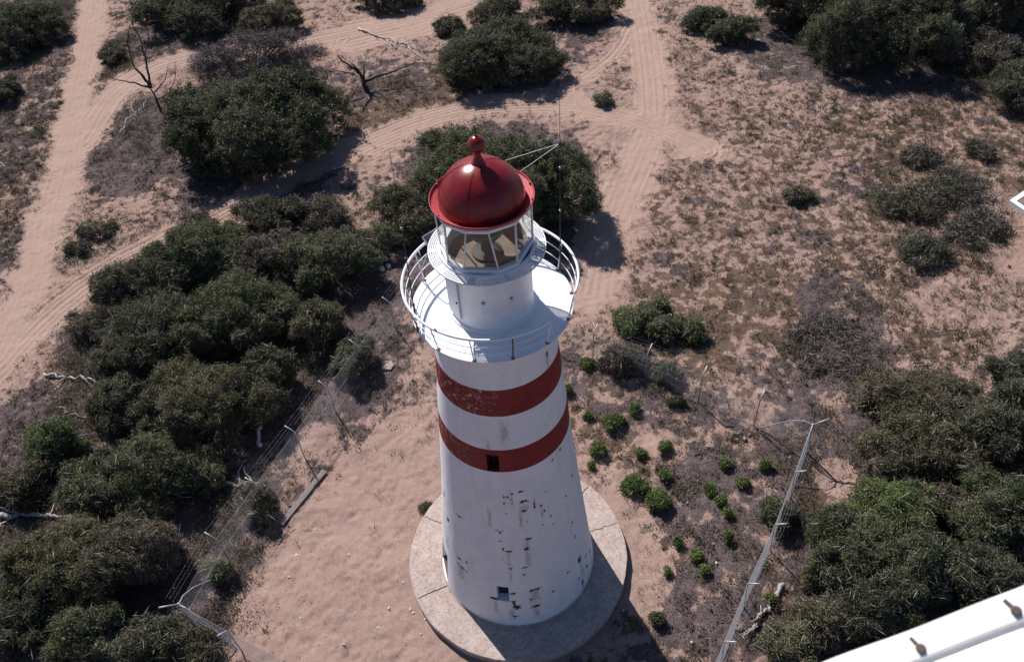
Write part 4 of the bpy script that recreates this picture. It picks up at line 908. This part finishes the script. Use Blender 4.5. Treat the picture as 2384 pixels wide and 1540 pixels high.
dead_tree('dead_tree', (402, 318), [
 ([(402, 318), (385, 280), (365, 235), (350, 205)], 1.0, 0),
 ([(350, 205), (320, 195), (285, 188), (258, 182)], .45, -.2), ([(352, 205), (335, 180), (312, 155), (300, 120)], .62, .25),
 ([(300, 122), (296, 95), (302, 60), (318, 30)], .25, .1), ([(352, 205), (345, 170), (338, 130), (325, 85), (300, 40)], .55, .1), ([(338, 130), (345, 95), (340, 60), (322, 25)], .3, -.1),
 ([(318, 160), (335, 185), (352, 205)], .35, .1), ([(360, 215), (385, 185), (392, 150)], .3, .3), ([(365, 235), (395, 215), (408, 180), (410, 140)], .28, -.3)],
 'dark forked dead tree left of the largest bush', 'dark_wood', .17, seed=3)
dead_tree('dead_tree', (500, 185), [([(500, 185), (495, 150), (487, 110), (470, 60)], 1, .1), ([(487, 110), (478, 85), (474, 60)], .5, .2)], 'thin bare dark stem rising behind the largest bush, left one', 'dark_wood', .07, 'bare stems behind the largest bush', seed=13)
dead_tree('dead_tree', (655, 175), [([(655, 175), (653, 140), (650, 100), (648, 70)], 1, .1), ([(652, 130), (660, 110), (668, 95)], .4, .2)], 'thin bare dark stem rising behind the largest bush, right one', 'dark_wood', .05, 'bare stems behind the largest bush', seed=17)
dead_tree('dead_tree', (1150, 80), [([(1150, 80), (1145, 40), (1135, 5)], 1, .1), ([(1148, 60), (1165, 30), (1175, 0)], .6, -.1), ([(1146, 50), (1125, 25), (1112, 5)], .5, .1)], 'bare grey stems above the dark green bush at the top', 'bleached_wood', .06, seed=19)
dead_tree('tree_stump', (852, 208), [([(852, 208), (846, 185), (835, 165), (822, 150)], 1, 0), ([(846, 185), (848, 165), (846, 148)], .5, .1), ([(852, 188), (900, 172), (970, 145)], .6, .5), ([(840, 172), (815, 155), (790, 135), (786, 128)], .5, -.2), ([(828, 175), (790, 165), (720, 165)], .3, -.1)],
 'dark broken stump with long side branches in grey litter', 'dark_wood', .20, cat='stump', seed=23)
def log(name, pts, r, label, material='bleached_wood', branches=(), cat='log', up=.0, group=None, seed=0):
    W3 = [at(x, y) for x, y in pts]; W3 = [np.array([p[0], p[1], gz(p[0], p[1])+r*.8+up]) for p in W3]; B = W3[0]
    E_ = empty(name, tuple(B), label, cat, group)
    r = r*.72; rl = random.Random(seed+77)
    Q = wob(W3, 6, .07, seed); n = len(Q)
    branches = list(branches)+[([pts[-1-k % (len(pts)-1)], (pts[-1-k % (len(pts)-1)][0]+rl.uniform(-28, 28), pts[-1-k % (len(pts)-1)][1]+rl.uniform(-20, 20)), (pts[-1-k % (len(pts)-1)][0]+rl.uniform(-45, 45), pts[-1-k % (len(pts)-1)][1]+rl.uniform(-28, 28))], r*.35, rl.uniform(.1, .4)) for k in range(5 if cat == 'log' else 2 if cat == 'branch' else 0)]
    MB().tube([p-B for p in Q], [r*(1-.62*k/(n-1))*(1+.22*math.sin(k*1.9+seed)) for k in range(n)], 8).build('trunk', M[material], E_, True)
    for i, (bp, rr, lift) in enumerate(branches):
        V3 = [at(x, y, GZ+r+lift*k/(len(bp)-1)) for k, (x, y) in enumerate(bp)]; Q = wob(V3, 3, .05, seed+i+5); n = len(Q)
        MB().tube([p-B for p in Q], [rr*(1-.75*k/(n-1)) for k in range(n)], 6).build('branch', M[material], E_, True)
    return E_
log('fallen_log', [(835, 68), (880, 85), (930, 100), (978, 118)], .13, 'pale straight fallen log on bare sand near the top', branches=[([(930, 100), (960, 100), (1000, 98)], .05, .2), ([(950, 108), (980, 130), (1010, 150)], .05, .1), ([(900, 92), (925, 112), (945, 118)], .04, .2)], seed=2)
log('fallen_log', [(0, 1205), (80, 1200), (160, 1202), (280, 1192), (330, 1175), (420, 1150), (520, 1118)], .17, 'long weathered fallen trunk across the lower left scrub', branches=[([(200, 1200), (212, 1180), (214, 1162)], .04, .3), ([(270, 1190), (262, 1170), (258, 1155)], .04, .3), ([(320, 1178), (300, 1165), (280, 1150)], .04, .4), ([(60, 1200), (30, 1190), (0, 1180)], .06, .3), ([(115, 1200), (130, 1165), (175, 1160)], .05, .3), ([(20, 1205), (0, 1225), (-20, 1240)], .06, .2), ([(90, 1200), (88, 1180)], .03, .3)], seed=4)
log('fallen_log', [(520, 1130), (555, 1132), (592, 1128)], .13, 'short bright fallen log right of the long fallen trunk', branches=[([(560, 1130), (555, 1095), (572, 1070)], .05, .3), ([(590, 1128), (575, 1105), (562, 1080)], .05, .3)], seed=6)
log('fallen_log', [(612, 1048), (608, 985), (605, 930), (606, 890)], .13, 'straight white bare trunk lying below the left thicket', up=.35, seed=8, branches=[([(606, 980), (595, 990), (580, 985)], .04, .2)])
log('fallen_log', [(105, 872), (150, 880), (195, 882), (240, 895), (292, 915)], .12, 'white peeling log at the upper left of the scrub by the track', branches=[([(150, 880), (130, 895), (118, 885)], .04, .2), ([(240, 895), (275, 900), (300, 925)], .05, .2)], seed=10)
log('fallen_branch', [(140, 950), (170, 965), (200, 972), (235, 968)], .07, 'thin curved white branch above the yellow green bush', cat='branch', seed=12)
log('fallen_branch', [(155, 1358-0), (125, 1395), (100, 1440-10)], .07, 'bare forked branch in the lower left scrub', cat='branch', up=.3, branches=[([(125, 1395), (105, 1400), (75, 1402)], .04, .2), ([(100, 1430), (78, 1450), (72, 1478)], .04, .1)], seed=14)
log('fallen_branch', [(283, 320), (300, 285), (330, 262), (345, 240)], .07, 'pale forked branch on the litter under the dark dead tree', cat='branch', up=.2, branches=[([(315, 272), (308, 255), (305, 238)], .05, .2)], seed=16)
log('fallen_branch', [(800, 235), (820, 222), (832, 200)], .07, 'dark branch end lying below the broken stump', 'dark_wood', cat='branch', seed=18)
log('fallen_log', [(1822, 1365), (1795, 1400), (1778, 1425), (1760, 1455), (1745, 1468)], .15, 'peeling grey bark log outside the right fence', branches=[([(1785, 1415), (1762, 1440), (1745, 1445)], .05, .3)], seed=20)
log('fallen_branch', [(1930, 1118), (1960, 1122), (1995, 1124)], .04, 'thin dark stick beside the bare patch right of the corner post', 'dark_wood', cat='branch', seed=22)
for i, (p, lb) in enumerate([([(1812, 52), (1830, 40)], 'short pale stick at the left of the dead sticks below the top trees'), ([(1845, 58), (1853, 40)], 'upright pale stick in the middle of the dead sticks'), ([(1735, 10), (1770, 14), (1800, 12)], 'long pale stick above the two fresh green bushes'), ([(1860, 100), (1880, 70), (1885, 45)], 'long grey stick beside the dark tree shadow'), ([(1815, 80), (1835, 95), (1850, 105)], 'crooked stick low in the group of dead sticks')]):
    log('dead_stick', p, .045, lb, cat='stick', group='dead sticks below the top right trees', up=.15, seed=30+i)
# hewn board beside the left fence
c0, c1 = at(757, 1097), at(655, 1222); B = c0.copy(); d_ = c1-c0; L = np.linalg.norm(d_); d_ /= L; n_ = np.array([-d_[1], d_[0], 0])
E_ = empty('timber_board', tuple(B), 'long grey timber board lying on edge beside the left fence', 'board')
MB().box(d_*L/2+np.array([0, 0, .10]), d_*L/2, n_*.13, (0, 0, .025)).build('board', M['grey_board'], E_)
MB().box(d_*L/2+n_*.11+np.array([0, 0, .04]), d_*L/2*.99, n_*.022, (0, 0, .036)).build('edge_board', M['dark_wood'], E_)
MB().box(d_*L*.5-n_*.11+np.array([0, 0, .04]), d_*L/2*.99, n_*.022, (0, 0, .036)).build('edge_board', M['grey_board'], E_)
# concrete slab
c = at(903, 850); mb = MB(); q = [at(888, 842), at(912, 842), at(917, 852), at(910, 862), at(890, 860)]; n = len(q)
V = [np.array([p[0]-c[0], p[1]-c[1], GZ-c[2]+.10]) for p in q]+[np.array([p[0]-c[0], p[1]-c[1], -.1]) for p in q]
mb.add(V, [tuple(range(n-1, -1, -1))]+[(k, (k+1) % n, n+(k+1) % n, n+k) for k in range(n)])
o = mb.build('concrete_slab', M['concrete'], None); o.location = tuple(c); tag(o, 'small five sided concrete slab in dry grass left of the gallery', 'slab')
def pebble(x, y, r, material, label, cat, group, seed, flat=.6):
    c = at(x, y); rg = np.random.default_rng(seed); mb = MB(); mb.sphere((0, 0, r*.25), r, 8, (1, .75, flat)); V = np.array(mb.v); V += rg.normal(0, r*.16, V.shape)
    o = mesh_obj('rock' if cat == 'rock' else 'litter_scrap', V, mb.f, M[material]); o.location = (c[0], c[1], gz(c[0], c[1])); o.rotation_euler = (0, 0, rg.uniform(0, 6)); return tag(o, label, cat, group)
for i, (x, y, r, lb) in enumerate([(857, 620, .34, 'largest white lump of debris left of the gallery'), (890, 628, .26, 'white lump of debris nearest the gallery railing'), (872, 585, .22, 'upper grey white lump of debris in the scrub'), (905, 622, .2, 'small white lump of debris beside the gallery side lump')]):
    pebble(x, y, r, 'debris_white', lb, 'debris', 'white debris left of the gallery', i)
for i, (x, y, r) in enumerate([(1508, 1032, .14), (1540, 1040, .10), (1250+455, 1008, .10), (1712, 1012, .09), (1722, 1008, .10), (1735, 1022, .09), (1716, 1024, .08), (1745, 1012, .08), (1700, 1020, .07)][2:]):
    pebble(x, y, r*1.3, 'rock', 'pale rock in the little heap behind the fence left of the corner post', 'rock', 'pale rocks heaped behind the right fence', 40+i)
rg = np.random.default_rng(5); n = 0
for x, y in [(1483, 888), (672, 1343), (938, 1355), (955, 1417), (1600, 1170), (735, 1230), (880, 1460), (790, 1420), (980, 1475), (905, 1415), (800, 1500), (1440, 1140), (1462, 1155), (1660, 1265), (1668, 1310), (690, 1290), (1840, 1063), (812, 1290), (962, 1425), (1450, 1420), (1610, 1495), (540, 1500), (700, 1437), (990, 1440)]:
    pebble(x, y, .05+.02*rg.random(), 'debris_white', 'tiny white scrap of litter on the sand around the lighthouse', 'litter', 'tiny white scraps on the yard sand', 60+n); n += 1
# ------------------------------------------------------------------ shed roof at the right edge
HS = 2.3; p0 = at(2350, 467, GZ+HS); pu = at(2384, 444, GZ+HS); pd_ = at(2384, 490, GZ+HS); u_ = nrm(pu-p0); v_ = nrm(pd_-p0)
SH = empty('shed', (p0[0], p0[1], GZ), 'shed with a brown grey roof edged in white at the right edge', 'shed'); Lu, Lv = 5.0, 4.0; z0 = np.array([0, 0, HS])
def quadbox(mb, a, b_, c_, d_, h):
    V = [a, b_, c_, d_]+[q-np.array([0, 0, h]) for q in (a, b_, c_, d_)]
    mb.add(V, [(3, 2, 1, 0), (4, 5, 6, 7), (0, 1, 5, 4), (1, 2, 6, 5), (2, 3, 7, 6), (3, 0, 4, 7)]); return mb
O0 = np.zeros(3)+z0
quadbox(MB(), O0+(u_+v_)*.28, O0+u_*(Lu-.28)+v_*.28, O0+u_*(Lu-.28)+v_*(Lv-.28), O0+u_*.28+v_*(Lv-.28), .06).build('roof', M['shed_roof'], SH)
tr_ = MB(); zz = np.array([0, 0, .03])
for a, b_, c_, d_ in ((O0, O0+u_*Lu, O0+u_*(Lu-.28)+v_*.28, O0+(u_+v_)*.28), (O0, O0+(u_+v_)*.28, O0+u_*.28+v_*(Lv-.28), O0+v_*Lv), (O0+v_*Lv, O0+u_*.28+v_*(Lv-.28), O0+u_*(Lu-.28)+v_*(Lv-.28), O0+u_*Lu+v_*Lv), (O0+u_*Lu, O0+u_*Lu+v_*Lv, O0+u_*(Lu-.28)+v_*(Lv-.28), O0+u_*(Lu-.28)+v_*.28)):
    quadbox(tr_, a+zz, b_+zz, c_+zz, d_+zz, .22)
tr_.build('roof_edging', M['white_paint'], SH)
quadbox(MB(), O0+(u_+v_)*1.2-zz*3, O0+u_*(Lu-.4)+v_*1.2-zz*3, O0+u_*(Lu-.4)+v_*(Lv-.4)-zz*3, O0+u_*1.2+v_*(Lv-.4)-zz*3, HS-.05).build('wall', M['dark_wood'], SH)
# ------------------------------------------------------------------ helicopter sill in the foreground
def near(x, y, dist): d = F*FD+Rt*(x-1192)-U*(y-770); return O+d/np.linalg.norm(d)*dist
edge = [(1700, 1640), (1800, 1592), (1919, 1540), (1991, 1513), (2107, 1473), (2197, 1437), (2307, 1393), (2384, 1365), (2480, 1322), (2620, 1250)]
seam = [(1935, 1610), (2030, 1562), (2110, 1528), (2190, 1493), (2280, 1452), (2384, 1404), (2500, 1352), (2640, 1285)]
B = near(2200, 1480, 1.0)
HE = empty('helicopter', tuple(B), 'white riveted metal sill of the helicopter the picture is taken from', 'helicopter')
E0 = [near(x, y, 1.0)-B for x, y in smooth_pl([np.array(q, float) for q in edge])]; dn = nrm(np.array(E0[-1])-np.array(E0[0]))
side = nrm(near(2300, 1700, 1.0)-near(2200, 1450, 1.0)); side -= dn*(side@dn); side = nrm(side); thick = nrm(np.cross(dn, side)); thick = thick if thick@F > 0 else -thick
prf = [(0.0, .03), (-.002, .018), (.0, .006), (.006, .0), (.026, -.001), (.0285, .006), (.033, .006), (.0355, -.002), (.14, -.012), (.30, -.05), (.42, -.12), (.42, .03), (.02, .035)]
V = []; 
for p in E0:
    for a, c in prf: V.append(p+side*a+thick*c)
k_ = len(prf); n = len(E0)
mb = MB(); mb.add(V, [(i*k_+j, i*k_+(j+1) % k_, (i+1)*k_+(j+1) % k_, (i+1)*k_+j) for i in range(n-1) for j in range(k_)])
o = mb.build('door_sill', M['fuselage_paint'], HE); shade_auto(o, 50)
for x, y in ((2143, 1507), (2368, 1418)):
    c = near(x, y, .985)-B; mb = MB(); c = c+thick*.009; mb.tube([c+thick*.03, c+thick*.004, c], [.0052, .0052, .0036], 12); mb.tube([c+thick*.006-side*.013-dn*.004, c+thick*.005], .0024, 8); mb.build('fastener', M['joint'], HE)
print('objects', len(bpy.data.objects))
